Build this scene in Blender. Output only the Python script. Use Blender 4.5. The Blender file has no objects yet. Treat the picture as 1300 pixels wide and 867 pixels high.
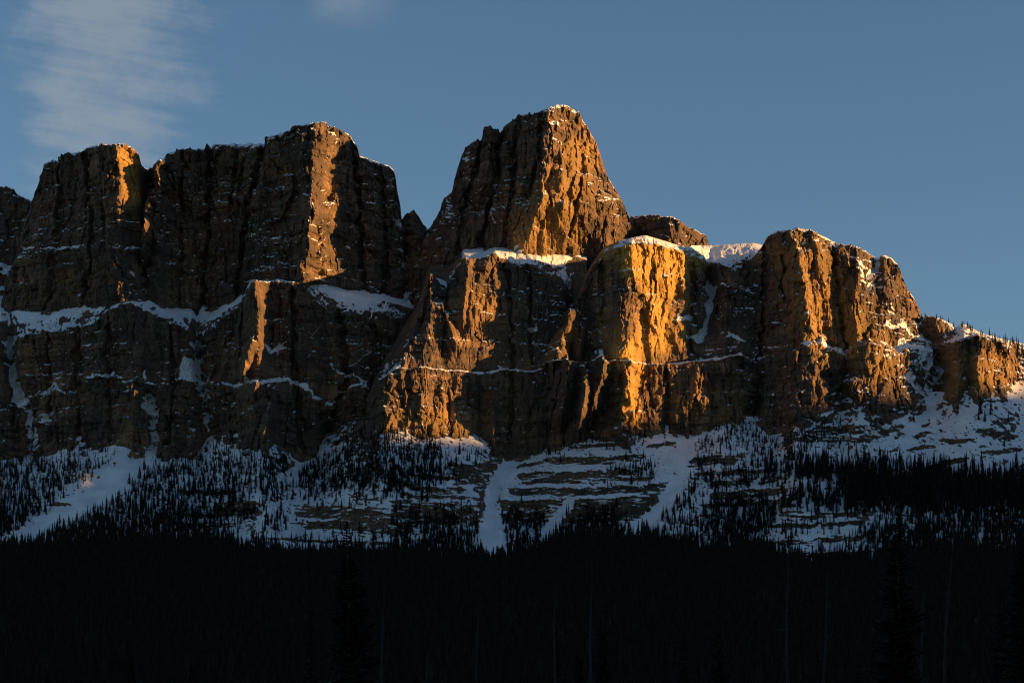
import bpy, math, random
import numpy as np

C = bpy.context.scene
COL = C.collection
R = math.radians

# ----------------------------------------------------------------- camera
# the photograph is a long-lens view up at the wall: about 28 degrees wide, level camera with a raised lens
F = 2600.0            # focal length in photo pixels (photo is 1300 x 867)
HR = 1000.0           # photo row of the true horizon (below the frame)
D0 = 4000.0           # distance of the cliffs, metres
EYE = 2.0
cam_d = bpy.data.cameras.new('camera')
cam = bpy.data.objects.new('camera', cam_d)
COL.objects.link(cam)
cam.location = (0, 0, EYE)
cam.rotation_euler = (R(90), 0, 0)
cam_d.sensor_width = 36.0
cam_d.sensor_fit = 'HORIZONTAL'
cam_d.lens = 36.0 * F / 1300.0
cam_d.shift_y = (HR - 433.5) / 1300.0
cam_d.clip_start = 1.0
cam_d.clip_end = 40000.0
C.camera = cam

# ----------------------------------------------------------------- light
SUN_EL = 6.0
SUN_AZ = 100.5        # degrees clockwise from +Y (the view direction): low sun, far to the right
w = bpy.data.worlds.new('World')
C.world = w
w.use_nodes = True
nt = w.node_tree
bg = nt.nodes['Background']
sky = nt.nodes.new('ShaderNodeTexSky')
sky.sky_type = 'NISHITA'
sky.sun_disc = False
sky.sun_elevation = R(SUN_EL)
sky.sun_rotation = R(SUN_AZ)
sky.altitude = 1400
sky.air_density = 1.0
sky.dust_density = 0.3
sky.ozone_density = 2.15
bg.inputs['Strength'].default_value = 0.065


def wn(t, *ins, **k):
    """One world node; ins are values or sockets for its first inputs."""
    o = nt.nodes.new(t)
    for a, v in k.items(): setattr(o, a, v)
    for i, v in enumerate(ins):
        if v is None: continue
        if hasattr(v, 'is_output'): nt.links.new(v, o.inputs[i])
        else: o.inputs[i].default_value = v
    return o


def wm(op, *ins): return wn('ShaderNodeMath', *ins, operation=op).outputs[0]


def wsm(v, a, b):
    o = wn('ShaderNodeMapRange', v, a, b, 0.0, 1.0, interpolation_type='SMOOTHSTEP')
    return o.outputs[0]


# thin cirrus in the part of the sky above the left butte (by direction, so it stays put)
tc = nt.nodes.new('ShaderNodeTexCoord')
sp = wn('ShaderNodeSeparateXYZ', tc.outputs['Generated'])
yy = wm('MAXIMUM', sp.outputs[1], 0.05)
cu = wm('DIVIDE', sp.outputs[0], yy); cv = wm('DIVIDE', sp.outputs[2], yy)
cw = wn('ShaderNodeCombineXYZ', cu, cv, 0.0).outputs[0]
n_lo = wn('ShaderNodeTexNoise', cw, None, 14.0, 4.0, 0.55).outputs[0]
warp = wm('MULTIPLY', wm('SUBTRACT', n_lo, 0.5), 0.06)
cu2 = wm('ADD', cu, warp)
axis = wm('ADD', cu2, wm('MULTIPLY', wm('SUBTRACT', 0.36, cv), 0.12))      # leans a little to the left downwards
env = wm('MULTIPLY', wsm(axis, -0.236, -0.214), wsm(axis, -0.140, -0.185))
env2 = wm('MULTIPLY', wsm(axis, -0.30, -0.21), wsm(axis, -0.12, -0.20))
cs = wn('ShaderNodeMapping', wn('ShaderNodeCombineXYZ', cu2, wm('ADD', cv, wm('MULTIPLY', cu, 0.18)), 0.0).outputs[0])
cs.inputs['Scale'].default_value = (12.0, 105.0, 1.0)
rip = wn('ShaderNodeTexNoise', cs.outputs[0], None, 1.0, 9.0, 0.62).outputs[0]
fil = wn('ShaderNodeTexNoise', cw, None, 42.0, 8.0, 0.65).outputs[0]
rip = wsm(wm('ADD', wm('MULTIPLY', rip, 0.6), wm('MULTIPLY', fil, 0.4)), 0.36, 0.66)
vfade = wsm(cv, 0.26, 0.325)
soft = wm('MULTIPLY', wsm(axis, -0.262, -0.205), wsm(axis, -0.118, -0.20))
dens = wm('ADD', wm('MULTIPLY', soft, 0.85), wm('ADD', wm('MULTIPLY', wm('SUBTRACT', rip, 0.5), 0.55), wm('MULTIPLY', wm('SUBTRACT', n_lo, 0.5), 0.9)))
cl = wm('MULTIPLY', wm('MULTIPLY', wsm(dens, 0.12, 1.05), wsm(soft, 0.0, 0.25)), wm('ADD', wm('MULTIPLY', vfade, 0.55), 0.45))
w2 = wm('MULTIPLY', wm('MULTIPLY', wsm(wm('ABSOLUTE', wm('SUBTRACT', cu2, -0.078)), 0.03, 0.0), wsm(cv, 0.365, 0.388)), wsm(n_lo, 0.3, 0.7))
cf = wm('MINIMUM', wm('ADD', wm('MULTIPLY', cl, 0.62), wm('MULTIPLY', w2, 0.5)), 0.8)
cm = nt.nodes.new('ShaderNodeMix'); cm.data_type = 'RGBA'
nt.links.new(cf, cm.inputs[0]); nt.links.new(sky.outputs['Color'], cm.inputs[6])
cm.inputs[7].default_value = (1.95, 2.25, 2.55, 1)
nt.links.new(cm.outputs[2], bg.inputs['Color'])

sun_d = bpy.data.lights.new('sun', 'SUN')
sun_d.energy = 5.0
sun_d.angle = R(0.6)
sun_d.color = (1.0, 0.51, 0.15)
sun = bpy.data.objects.new('sun', sun_d)
COL.objects.link(sun)
sun.location = (3000, -500, 2500)
# a sun lamp shines along its local -Z
import mathutils
_to = mathutils.Vector((math.sin(R(SUN_AZ)) * math.cos(R(SUN_EL)), math.cos(R(SUN_AZ)) * math.cos(R(SUN_EL)), math.sin(R(SUN_EL))))
sun.rotation_euler = _to.to_track_quat('Z', 'Y').to_euler()

vs = C.view_settings
C.display_settings.display_device = 'sRGB'
vs.view_transform = 'Standard'
vs.look = 'None'
vs.gamma = 1.0
vs.use_curve_mapping = False
vs.exposure = 1.28
C.cycles.max_bounces = 5
C.cycles.diffuse_bounces = 3
C.cycles.use_denoising = True
C.cycles.filter_width = 1.1

# ----------------------------------------------------------------- noise (numpy)
_rng = np.random.default_rng(7)
_perm = np.concatenate([_rng.permutation(256)] * 3).astype(np.int32)
_g = _rng.normal(size=(256, 3)).astype(np.float32)
_g /= np.linalg.norm(_g, axis=1, keepdims=True)


def perlin(x, y, z):
    x = np.asarray(x, np.float32); y = np.asarray(y, np.float32); z = np.asarray(z, np.float32)
    xi = np.floor(x).astype(np.int32); yi = np.floor(y).astype(np.int32); zi = np.floor(z).astype(np.int32)
    xf = x - xi; yf = y - yi; zf = z - zi
    xi &= 255; yi &= 255; zi &= 255
    u = xf * xf * xf * (xf * (xf * 6 - 15) + 10)
    v = yf * yf * yf * (yf * (yf * 6 - 15) + 10)
    t = zf * zf * zf * (zf * (zf * 6 - 15) + 10)
    out = 0
    for dx in (0, 1):
        wx = u if dx else 1 - u
        px = _perm[xi + dx]
        for dy in (0, 1):
            wy = v if dy else 1 - v
            py = _perm[px + yi + dy]
            for dz in (0, 1):
                wz = t if dz else 1 - t
                g = _g[_perm[py + zi + dz]]
                out = out + wx * wy * wz * (g[..., 0] * (xf - dx) + g[..., 1] * (yf - dy) + g[..., 2] * (zf - dz))
    return out * 1.5


def fbm(x, y, z, octaves=3, gain=0.5):
    s = 0; a = 1.0; f = 1.0
    for i in range(octaves):
        s = s + a * perlin(x * f + 17.3 * i, y * f + 5.1 * i, z * f + 9.7 * i)
        a *= gain; f *= 2.03
    return s


def ridged(x, y, z, octaves=3, gain=0.5):
    s = 0; a = 1.0; f = 1.0
    for i in range(octaves):
        s = s + a * (0.5 - np.abs(perlin(x * f + 31.3 * i, y * f + 7.1 * i, z * f + 3.7 * i)) * 1.6)
        a *= gain; f *= 2.1
    return s


def facets(u, v, seed):
    """Broken-rock planes: every jittered cell is one tilted facet."""
    ui = np.floor(u).astype(np.int32); vi = np.floor(v).astype(np.int32)
    best = np.full(u.shape, 1e9, np.float32); val = np.zeros(u.shape, np.float32)
    for du in (-1, 0, 1):
        for dv in (-1, 0, 1):
            cu = ui + du; cv = vi + dv
            h = _perm[(_perm[(cu + seed) & 255] + cv) & 255]
            h2 = _perm[h + 57]; h3 = _perm[h + 131]; h4 = _perm[h + 201]
            px = cu + h / 255.0; py = cv + h2 / 255.0
            d = (u - px) ** 2 + (v - py) ** 2
            q = (h3 / 255.0 - 0.5) * 1.4 * (u - px) + (h4 / 255.0 - 0.5) * 1.0 * (v - py) + (_perm[h + 90] / 255.0 - 0.5) * 0.5
            m = d < best
            best = np.where(m, d, best); val = np.where(m, q, val)
    return val


def blocks(x, z, w, h, seed):
    """Bedded rock: courses of uneven height, each broken into blocks that stand in or out."""
    zz = z / h
    k = np.floor(zz).astype(np.int32)
    k = k + ((zz - k) > (0.25 + 0.5 * _perm[(k * 7 + seed) & 255] / 255.0))
    xo = _perm[(k * 13 + seed) & 255] / 255.0
    wk = w * (0.6 + 0.9 * _perm[(k * 5 + seed + 9) & 255] / 255.0)
    j = np.floor(x / wk + xo * 7).astype(np.int32)
    course = _perm[(k + seed * 3) & 255] / 255.0 - 0.5
    blk = _perm[(_perm[(j + seed) & 255] + k) & 255] / 255.0 - 0.5
    fr = x / wk + xo * 7 - j
    tilt = (_perm[(_perm[(j + seed + 77) & 255] + k) & 255] / 255.0 - 0.5) * (fr - .5)
    return blk + 1.2 * course + 0.9 * tilt


def smooth(a, b, x):
    t = np.clip((x - a) / (b - a), 0, 1)
    return t * t * (3 - 2 * t)


def pl(pts):
    xs = [p[0] for p in pts]; ys = [p[1] for p in pts]
    return lambda x: np.interp(x, xs, ys)


def world(px, row, dep):
    d = D0 + dep
    return (px - 650.0) / F * d, d, (HR - row) / F * d + EYE


def seg_dist(px, row, pts):
    """Distance in photo pixels to a polyline, and the signed sideways offset (right positive)."""
    best = np.full(px.shape, 1e9); side = np.zeros(px.shape)
    for (ax, ay), (bx, by) in zip(pts[:-1], pts[1:]):
        vx, vy = bx - ax, by - ay
        t = np.clip(((px - ax) * vx + (row - ay) * vy) / (vx * vx + vy * vy), 0, 1)
        dx = px - (ax + t * vx); dy = row - (ay + t * vy)
        d = np.sqrt(dx * dx + dy * dy)
        m = d < best
        best = np.where(m, d, best); side = np.where(m, dx, side)
    return best, side


# ----------------------------------------------------------------- mesh helpers
def grid_object(name, X, Y, Z, mat, attrs=None, smooth_shade=True):
    r, c = X.shape
    me = bpy.data.meshes.new(name)
    n = r * c
    me.vertices.add(n)
    co = np.stack([X.ravel(), Y.ravel(), Z.ravel()], 1).astype(np.float32)
    me.vertices.foreach_set('co', co.ravel())
    idx = np.arange(n).reshape(r, c)
    q = np.stack([idx[:-1, :-1], idx[:-1, 1:], idx[1:, 1:], idx[1:, :-1]], -1).reshape(-1, 4)
    me.loops.add(q.size)
    me.loops.foreach_set('vertex_index', q.ravel().astype(np.int32))
    me.polygons.add(len(q))
    me.polygons.foreach_set('loop_start', np.arange(0, q.size, 4, dtype=np.int32))
    me.update(calc_edges=True)
    me.polygons.foreach_set('use_smooth', np.full(len(q), smooth_shade, dtype=bool))
    for k, v in (attrs or {}).items():
        a = me.attributes.new(k, 'FLOAT', 'POINT')
        a.data.foreach_set('value', v.ravel().astype(np.float32))
    me.materials.append(mat)
    o = bpy.data.objects.new(name, me)
    COL.objects.link(o)
    return o


def tri_object(name, co, faces, mat, parent=None):
    """faces: (n,3) array."""
    me = bpy.data.meshes.new(name)
    me.vertices.add(len(co))
    me.vertices.foreach_set('co', np.asarray(co, np.float32).ravel())
    f = np.asarray(faces, np.int32)
    k = f.shape[1]
    me.loops.add(f.size)
    me.loops.foreach_set('vertex_index', f.ravel())
    me.polygons.add(len(f))
    me.polygons.foreach_set('loop_start', np.arange(0, f.size, k, dtype=np.int32))
    me.update(calc_edges=True)
    me.materials.append(mat)
    o = bpy.data.objects.new(name, me)
    COL.objects.link(o)
    if parent: o.parent = parent
    return o


def tag(o, label=None, cat=None, group=None, kind=None):
    if label: o['label'] = label
    if cat: o['category'] = cat
    if group: o['group'] = group
    if kind: o['kind'] = kind
    return o


def normal_z(X, Y, Z):
    P = np.stack([X, Y, Z], -1)
    du = np.gradient(P, axis=1); dv = np.gradient(P, axis=0)
    n = np.cross(du, dv)
    n /= np.linalg.norm(n, axis=-1, keepdims=True) + 1e-9
    return np.abs(n[..., 2]) * np.sign(n[..., 2] * -np.sign(n[..., 1]) + 1e-9), n


# ----------------------------------------------------------------- materials
class NT:
    def __init__(s, name):
        s.m = bpy.data.materials.new(name); s.m.use_nodes = True
        s.t = s.m.node_tree; s.b = s.t.nodes['Principled BSDF']
    def n(s, t, **k):
        o = s.t.nodes.new(t)
        for a, v in k.items(): setattr(o, a, v)
        return o
    def l(s, a, b): s.t.links.new(a, b)
    def noise(s, vec, scale, detail=4, rough=0.55):
        o = s.n('ShaderNodeTexNoise'); o.inputs['Scale'].default_value = scale
        o.inputs['Detail'].default_value = detail; o.inputs['Roughness'].default_value = rough
        s.l(vec, o.inputs['Vector']); return o.outputs['Fac']
    def mapping(s, vec, scale):
        o = s.n('ShaderNodeMapping'); o.inputs['Scale'].default_value = scale
        s.l(vec, o.inputs['Vector']); return o.outputs['Vector']
    def ramp(s, fac, stops):
        o = s.n('ShaderNodeValToRGB'); e = o.color_ramp.elements
        while len(e) < len(stops): e.new(0.5)
        for el, (p, c) in zip(e, stops):
            el.position = p; el.color = (*c, 1) if len(c) == 3 else c
        s.l(fac, o.inputs['Fac']); return o.outputs['Color']
    def mix(s, fac, a, b, mode='MIX'):
        o = s.n('ShaderNodeMix', data_type='RGBA', blend_type=mode)
        for inp, v in ((o.inputs[0], fac), (o.inputs[6], a), (o.inputs[7], b)):
            if isinstance(v, (float, int)): inp.default_value = v
            elif isinstance(v, tuple): inp.default_value = (*v, 1)
            else: s.l(v, inp)
        return o.outputs[2]
    def math(s, op, a, b=None, c=None):
        o = s.n('ShaderNodeMath', operation=op)
        for inp, v in zip(o.inputs, (a, b, c)):
            if v is None: continue
            if isinstance(v, (float, int)): inp.default_value = v
            else: s.l(v, inp)
        return o.outputs[0]


def rock_material():
    t = NT('cliff_rock_with_snow')
    geo = t.n('ShaderNodeNewGeometry'); pos = geo.outputs['Position']
    strata = t.noise(t.mapping(pos, (0.004, 0.004, 0.06)), 1.0, 5, 0.6)
    streak = t.noise(t.mapping(pos, (0.11, 0.11, 0.012)), 1.0, 5, 0.6)
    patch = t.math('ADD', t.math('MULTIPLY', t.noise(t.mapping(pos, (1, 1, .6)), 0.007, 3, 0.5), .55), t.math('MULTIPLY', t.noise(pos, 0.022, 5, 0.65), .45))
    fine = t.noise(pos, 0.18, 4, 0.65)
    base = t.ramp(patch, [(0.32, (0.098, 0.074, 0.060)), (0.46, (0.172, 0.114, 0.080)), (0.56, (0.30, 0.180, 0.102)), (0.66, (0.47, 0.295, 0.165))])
    base = t.mix(t.ramp(strata, [(0.40, (0, 0, 0)), (0.62, (0.75, 0.75, 0.75))]), base, (0.10, 0.082, 0.068))
    base = t.mix(t.ramp(streak, [(0.46, (0, 0, 0)), (0.68, (0.7, 0.7, 0.7))]), base, (0.072, 0.062, 0.055))
    wide = t.noise(t.mapping(pos, (0.045, 0.045, 0.006)), 1.0, 4, 0.6)
    base = t.mix(t.ramp(wide, [(0.46, (0, 0, 0)), (0.66, (0.62, 0.62, 0.62))]), base, (0.06, 0.050, 0.042))
    base = t.mix(0.55, base, t.ramp(fine, [(0.25, (0.35, 0.35, 0.35)), (0.75, (1.0, 1.0, 1.0))]), 'MULTIPLY')
    bedl = t.noise(t.mapping(pos, (0.006, 0.006, 0.26)), 1.0, 3, 0.55)
    base = t.mix(t.ramp(bedl, [(0.56, (0, 0, 0)), (0.64, (0.55, 0.55, 0.55))]), base, (0.045, 0.038, 0.034))
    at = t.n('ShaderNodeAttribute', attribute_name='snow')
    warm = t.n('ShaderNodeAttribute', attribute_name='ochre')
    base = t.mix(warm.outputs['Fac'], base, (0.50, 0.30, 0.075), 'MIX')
    # edge of the snow broken up by noise
    sn = t.math('ADD', at.outputs['Fac'], t.math('MULTIPLY', t.math('SUBTRACT', t.noise(pos, 0.12, 5, 0.7), 0.5), 0.9))
    sf = t.ramp(sn, [(0.42, (0, 0, 0)), (0.54, (1, 1, 1))])
    snowc = t.ramp(t.noise(pos, 0.03, 4), [(0.3, (0.58, 0.60, 0.64)), (0.7, (0.78, 0.79, 0.81))])
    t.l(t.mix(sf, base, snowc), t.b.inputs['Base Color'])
    t.b.inputs['Roughness'].default_value = 0.92
    t.b.inputs['Specular IOR Level'].default_value = 0.15
    bmp = t.n('ShaderNodeBump'); bmp.inputs['Strength'].default_value = 0.9; bmp.inputs['Distance'].default_value = 3.2
    hgt = t.math('ADD', t.noise(t.mapping(pos, (0.20, 0.20, 0.22)), 1.0, 6, 0.7), t.math('MULTIPLY', t.noise(t.mapping(pos, (0.02, 0.02, 0.30)), 1.0, 3, 0.6), 0.5))
    inv = t.math('SUBTRACT', 1.0, sf)
    t.l(t.math('MULTIPLY', hgt, t.math('ADD', t.math('MULTIPLY', inv, 0.85), 0.15)), bmp.inputs['Height'])
    t.l(bmp.outputs['Normal'], t.b.inputs['Normal'])
    return t.m


ROCK = rock_material()

# ----------------------------------------------------------------- the mountain, massif by massif
STEP = 1.15


def sheet(name, x0, x1, nodes, label, seed=0, ribs=(), gullies=(), snowbias=0.0, amp=1.0, jag=1.25, ochre=(), dy=0.0, dash=0.5, bare=None, corner=1.0, terr=1.0, step=STEP):
    """A cliff from its foot up to its rim and back.  nodes: (row, depth, cliff weight, segments); every
    row / depth is a polyline over photo x.  The first node is the foot.  'back' nodes continue behind the rim."""
    c = int((x1 - x0) / step) + 1
    px1 = np.linspace(x0, x1, c)
    rows, deps, ws = [], [], []
    jn = (perlin(px1 / 14, px1 * 0 + seed * 3.3, px1 * 0) * 3.0 + np.round(perlin(px1 / 6, px1 * 0 + seed * 5.1 + 9, px1 * 0) * 2.5) * 0.9 + perlin(px1 / 2.6, px1 * 0 + seed, px1 * 0 + 4) * 1.5) * jag
    fn = lambda q: q if callable(q) else pl(q)

    def wander(rw):
        """Sideways shift of the plan with height, so that corners and prows run ragged."""
        x2 = np.repeat(px1[None], len(rw), 0)
        return px1 + corner * (6.0 * perlin(x2 / 45, rw / 24, x2 * 0 + seed * 2.3) + 4.0 * perlin(x2 / 20, rw / 9.5, x2 * 0 + seed * 2.3 + 7) + 1.5 * perlin(x2 / 10, rw / 4, x2 * 0 + seed))
    pj = 0.0
    for k, nd in enumerate(nodes):
        row = fn(nd[0])(px1); df = fn(nd[1]); j = jn * nd[4] if len(nd) > 4 else 0.0
        if k == 0:
            rows.append(row[None]); deps.append(df(px1)[None]); ws.append(np.full((1, c), nd[2])); pr, pdf, pw = row, df, nd[2]
            continue
        n = nd[3]
        tt = (np.arange(1, n + 1) / n)[:, None]
        rw = pr + (row - pr) * tt + pj * (1 - tt) ** 5 + j * tt ** 8
        if pw > .85 and nd[2] > .3:
            xx = wander(rw)
            dd_ = (1 - tt) * pdf(xx) + tt * df(xx)
        else:
            dd_ = (1 - tt) * pdf(px1) + tt * df(px1)
        rows.append(rw); deps.append(dd_); ws.append(np.repeat(pw + (nd[2] - pw) * tt, c, 1))
        pr, pdf, pw, pj = row, df, nd[2], j
    row = np.concatenate(rows); dep = np.concatenate(deps) + dy; W = np.concatenate(ws)
    px = np.repeat(px1[None], len(row), 0)
    X, Y, Z = world(px, row, dep)
    s = seed * 13.7
    # irregular terraces: the face steps back along the bedding
    bed = Z / 31.0 + fbm(X / 150, X * 0 + s, Z / 130, 3) * 1.6
    fr = bed - np.floor(bed)
    ter = (smooth(0.0, 0.22, fr) - fr)
    tmask = smooth(0.10, 0.55, fbm(X / 90, X * 0 + s + 40, Z / 38, 3))
    # buttresses and chimneys
    big = ridged(X / 95, Y / 200 + s, Z / 420, 2)
    flute = ridged((X + 8 * perlin(X / 60, X * 0 + s, Z / 60)) / 30, Y / 120 + s + 3, Z / 130, 3, 0.6)
    wx = X + 6 * fbm(X / 50, X * 0 + s, Z / 50, 2)
    wz = Z + 9 * perlin(X / 40, X * 0 + s + 8, Z / 40)
    fa = facets(wx / 24, wz / 52, seed * 7 + 1)
    fb = facets(wx / 9.5 + 3, wz / 17, seed * 7 + 3)
    fp = facets(wx / 40 + 5, wz / 210 + .3 * seed, seed * 7 + 6)
    ux = X + 3 * perlin(X / 20, X * 0 + s, Z / 20); uz = Z + 7 * perlin(X / 90, X * 0 + s, Z / 90) + 1.5 * perlin(X / 14, X * 0 + s, Z / 14)
    bm = smooth(-.25, .25, fbm(X / 70, X * 0 + s + 61, Z / 50, 2))
    b1 = blocks(ux, uz, 21, 16, seed + 11) * (.35 + .65 * bm)
    b2 = blocks(ux + 40, uz, 8.5, 6, seed + 23) * (.35 + .65 * (1 - .5 * bm))
    crack = np.exp(-np.abs(perlin(wx / 17, X * 0 + s + 20, wz / 75)) * 16) + 0.6 * np.exp(-np.abs(perlin(wx / 60, X * 0 + s + 30, wz / 14)) * 14)
    chim = np.exp(-np.abs(perlin((X + 14 * perlin(X / 70, X * 0 + s, Z / 90)) / 75, X * 0 + s + 50, Z / 420)) * 14) * smooth(-.3, .3, perlin(X / 120, X * 0 + s + 55, Z / 110))
    fc = fbm(X / 6.5, Y / 30 + s, Z / 9, 2)
    disp = amp * W * (8.0 * big + 5.0 * flute + 15.0 * fp + 12.0 * fa + 5.5 * fb + 5.2 * b1 + 2.7 * b2 + .9 * fc - 4.2 * crack - 9.0 * chim - 7.0 * terr * ter * tmask)
    snow_add = np.zeros_like(row); och = np.zeros_like(row)
    pw = px + 5 * perlin(px / 17, row / 17, px * 0 + s) + 2.5 * perlin(px / 6, row / 7, px * 0 + s)
    rw = row + 6 * perlin(px / 19, row / 19, px * 0 + s + 5) + 3 * perlin(px / 7, row / 7, px * 0 + s + 6)
    for pts, wd, hgt in ribs:
        d, sd = seg_dist(.6 * px + .4 * pw, row, pts)
        k = np.where(sd > 0, 0.55, 1.25) * wd          # steep to the right, gentle to the left
        disp = disp + hgt * np.clip(1 - d / k, 0, 1)
    for pts, wd, hgt, sn in gullies:
        wob = 1 + 0.9 * perlin(X / 22, X * 0 + s, Z / 22)
        d, sd = seg_dist(pw, rw, pts)
        g = smooth(1.0, 0.25, d / (wd * wob))
        disp = disp - hgt * g
        snow_add = snow_add + sn * smooth(1.0, 0.5, d / (wd * wob)) * smooth(-.85, -.3, fbm(X / 20, X * 0 + s + 3, Z / 12, 3))
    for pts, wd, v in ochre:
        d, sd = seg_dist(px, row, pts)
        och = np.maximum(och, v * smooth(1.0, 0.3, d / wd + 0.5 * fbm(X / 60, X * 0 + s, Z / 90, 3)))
    Y = Y - disp
    X = X + amp * W * 1.5 * perlin(X / 12, Y / 40 + s, Z / 12)
    Z = Z + (1 - W) * (1.3 * fbm(X / 26, Y / 26 + s, Z / 60, 3))
    nz, _ = normal_z(X, Y, Z)
    holes = np.where((W > .42) & (W < .72), .25 + .75 * smooth(-.5, -.1, fbm(X / 22, X * 0 + s + 15, Z / 40, 3)), 1.0)
    snow = holes * smooth(0.50, 0.80, nz + .22 * (W < .5) + 0.16 * fbm(X / 30, Y / 30 + s, Z / 14, 3) + snowbias) + snow_add
    # powder caught on the roughest bedding
    dn = fbm(X / 26, Y / 60 + s + 70, Z / 6.5, 3)
    where = smooth(0.05, 0.55, fbm(X / 110, Y / 200 + s + 90, Z / 90, 3) + (dash - 0.5))
    snow = snow * np.where(W > 0.9, 0.35 + 0.65 * smooth(-0.25, 0.25, dn + where - .3), 1.0)
    snow = np.clip(snow, 0, 1) + smooth(0.22, 0.55, nz) * smooth(0.42, 0.72, dn) * where
    if bare: snow = snow * (1 - .9 * (W < .5) * smooth(bare[0] - 6, bare[0], px) * smooth(bare[1] + 8, bare[1], px))
    o = grid_object(name, X, Y, Z, ROCK, {'snow': np.clip(snow, 0, 1), 'ochre': np.clip(och, 0, 1)}, False)
    tag(o, label, 'mountain', 'rock massifs of the castellated mountain', 'structure')
    return dict(px=px, row=row, X=X, Y=Y, Z=Z, obj=o)


def sh(pts, d): return [(x, y + d) for x, y in pts]


def off(pts, d): return [(x, y + d) for x, y in pts]


def back(top, dep, dz_row=0, dd=130, d2=260):
    """Two nodes behind a rim: the flat top, then the far side dropping away."""
    return [(off(top, -1.0 + dz_row), off(dep, dd), 0.15, 10, 0.6), (off(top, 260), off(dep, dd + d2), 0.3, 10)]


# far peak at the left edge
T = [(-90, 232), (-40, 236), (0, 238), (6, 239), (18, 242), (20, 248), (39, 256), (60, 270), (90, 290)]
Dp = [(-90, 330), (0, 300), (18, 290), (90, 340)]
sheet('mountain_summit', -260, 90, [([(-90, 470), (90, 470)], [(-90, 200), (90, 200)], 1, 1), ([(-90, 345), (90, 352)], [(-90, 255), (90, 262)], .9, 50),
      ([(-90, 335), (90, 340)], [(-90, 285), (90, 290)], .5, 8), (T, Dp, .7, 60, 1)] + back(T, Dp), 'distant snow-dusted summit at the left edge', 1, snowbias=.14, dash=.85)

# left butte
T = [(-40, 420), (-12, 400), (0, 385), (10, 350), (25, 316), (30, 290), (40, 259), (49, 237), (54, 221), (57, 210), (66, 205), (82, 198), (107, 193), (118, 187), (129, 184), (138, 185), (154, 184), (168, 189), (177, 198), (179, 210), (186, 216), (192, 217), (205, 222)]
Dt = [(-40, 170), (40, 110), (57, 70), (80, 30), (146, -62), (152, -64), (178, -22), (183, 30), (205, 90)]
Dm = [(-40, 120), (0, 95), (57, 30), (80, 12), (138, -50), (150, -54), (179, -20), (188, 20), (205, 40)]
Db = [(-40, 60), (0, 50), (60, 8), (150, -46), (168, -50), (186, -22), (205, -5)]
B1 = [(-40, 412), (0, 412), (64, 410), (82, 402), (114, 394), (143, 396), (161, 393), (179, 389), (205, 400)]
TM = lambda x: np.maximum(pl([(-40, 420), (10, 330), (60, 316), (104, 312), (140, 312), (205, 318)])(x), pl(T)(x) + 3)
sheet('mountain_butte', -40, 205, [(B1, Db, 1, 1), (lambda x: TM(x) + 4, Dm, 1, 64), (TM, off(Dm, 9), .8, 5), (T, Dt, 1, 100, 1)] + back(T, Dt, 0, 400),
      'flat-topped left butte with one sunlit corner', 2, dash=.2, corner=1.5,
      gullies=[([(75, 203), (70, 300), (60, 392)], 5, 18, 0), ([(108, 193), (116, 300), (106, 392)], 4, 15, 0), ([(193, 212), (191, 250), (189, 300)], 5, 14, .9), ([(166, 345), (163, 380)], 3, 5, .9), ([(25, 317), (42, 316)], 2, 2, .8), ([(56, 315), (104, 311)], 2, 2, .8)],
      ribs=[([(160, 205), (158, 250)], 12, 10)], ochre=[([(60, 370), (90, 360)], 26, .12), ([(160, 200), (170, 250)], 20, .5)])

# second massif with its arete
T = [(180, 260), (188, 217), (195, 214), (204, 207), (211, 198), (218, 194), (236, 192), (250, 192), (261, 190), (263, 184), (272, 185), (322, 184), (332, 182), (336, 178), (368, 167), (370, 164), (395, 158), (414, 156), (416, 162), (425, 164), (443, 171), (454, 189), (456, 200), (468, 203), (482, 207), (495, 212), (501, 219), (504, 241), (508, 262), (510, 280), (514, 316), (522, 330)]
Dt = [(180, 90), (190, 50), (198, -20), (204, -62), (211, -25), (217, 6), (250, 24), (330, -40), (390, -92), (408, -98), (415, -62), (424, 0), (440, 35), (456, 50), (480, 70), (500, 95), (522, 170)]
Dm = [(180, 50), (187, 0), (193, -25), (200, -32), (212, 10), (250, 28), (330, -55), (388, -104), (398, -112), (409, -70), (422, -8), (440, 18), (470, 45), (500, 72), (522, 130)]
Db = [(180, 10), (204, -10), (230, 42), (257, 54), (281, 28), (330, -72), (374, -104), (386, -114), (398, -76), (410, -28), (424, -2), (470, 20), (505, 30), (522, 80)]
B2 = [(180, 400), (193, 396), (214, 406), (257, 404), (281, 414), (300, 402), (322, 372), (354, 368), (382, 369), (404, 366), (418, 379), (436, 386), (465, 391), (500, 398), (522, 404)]
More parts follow.
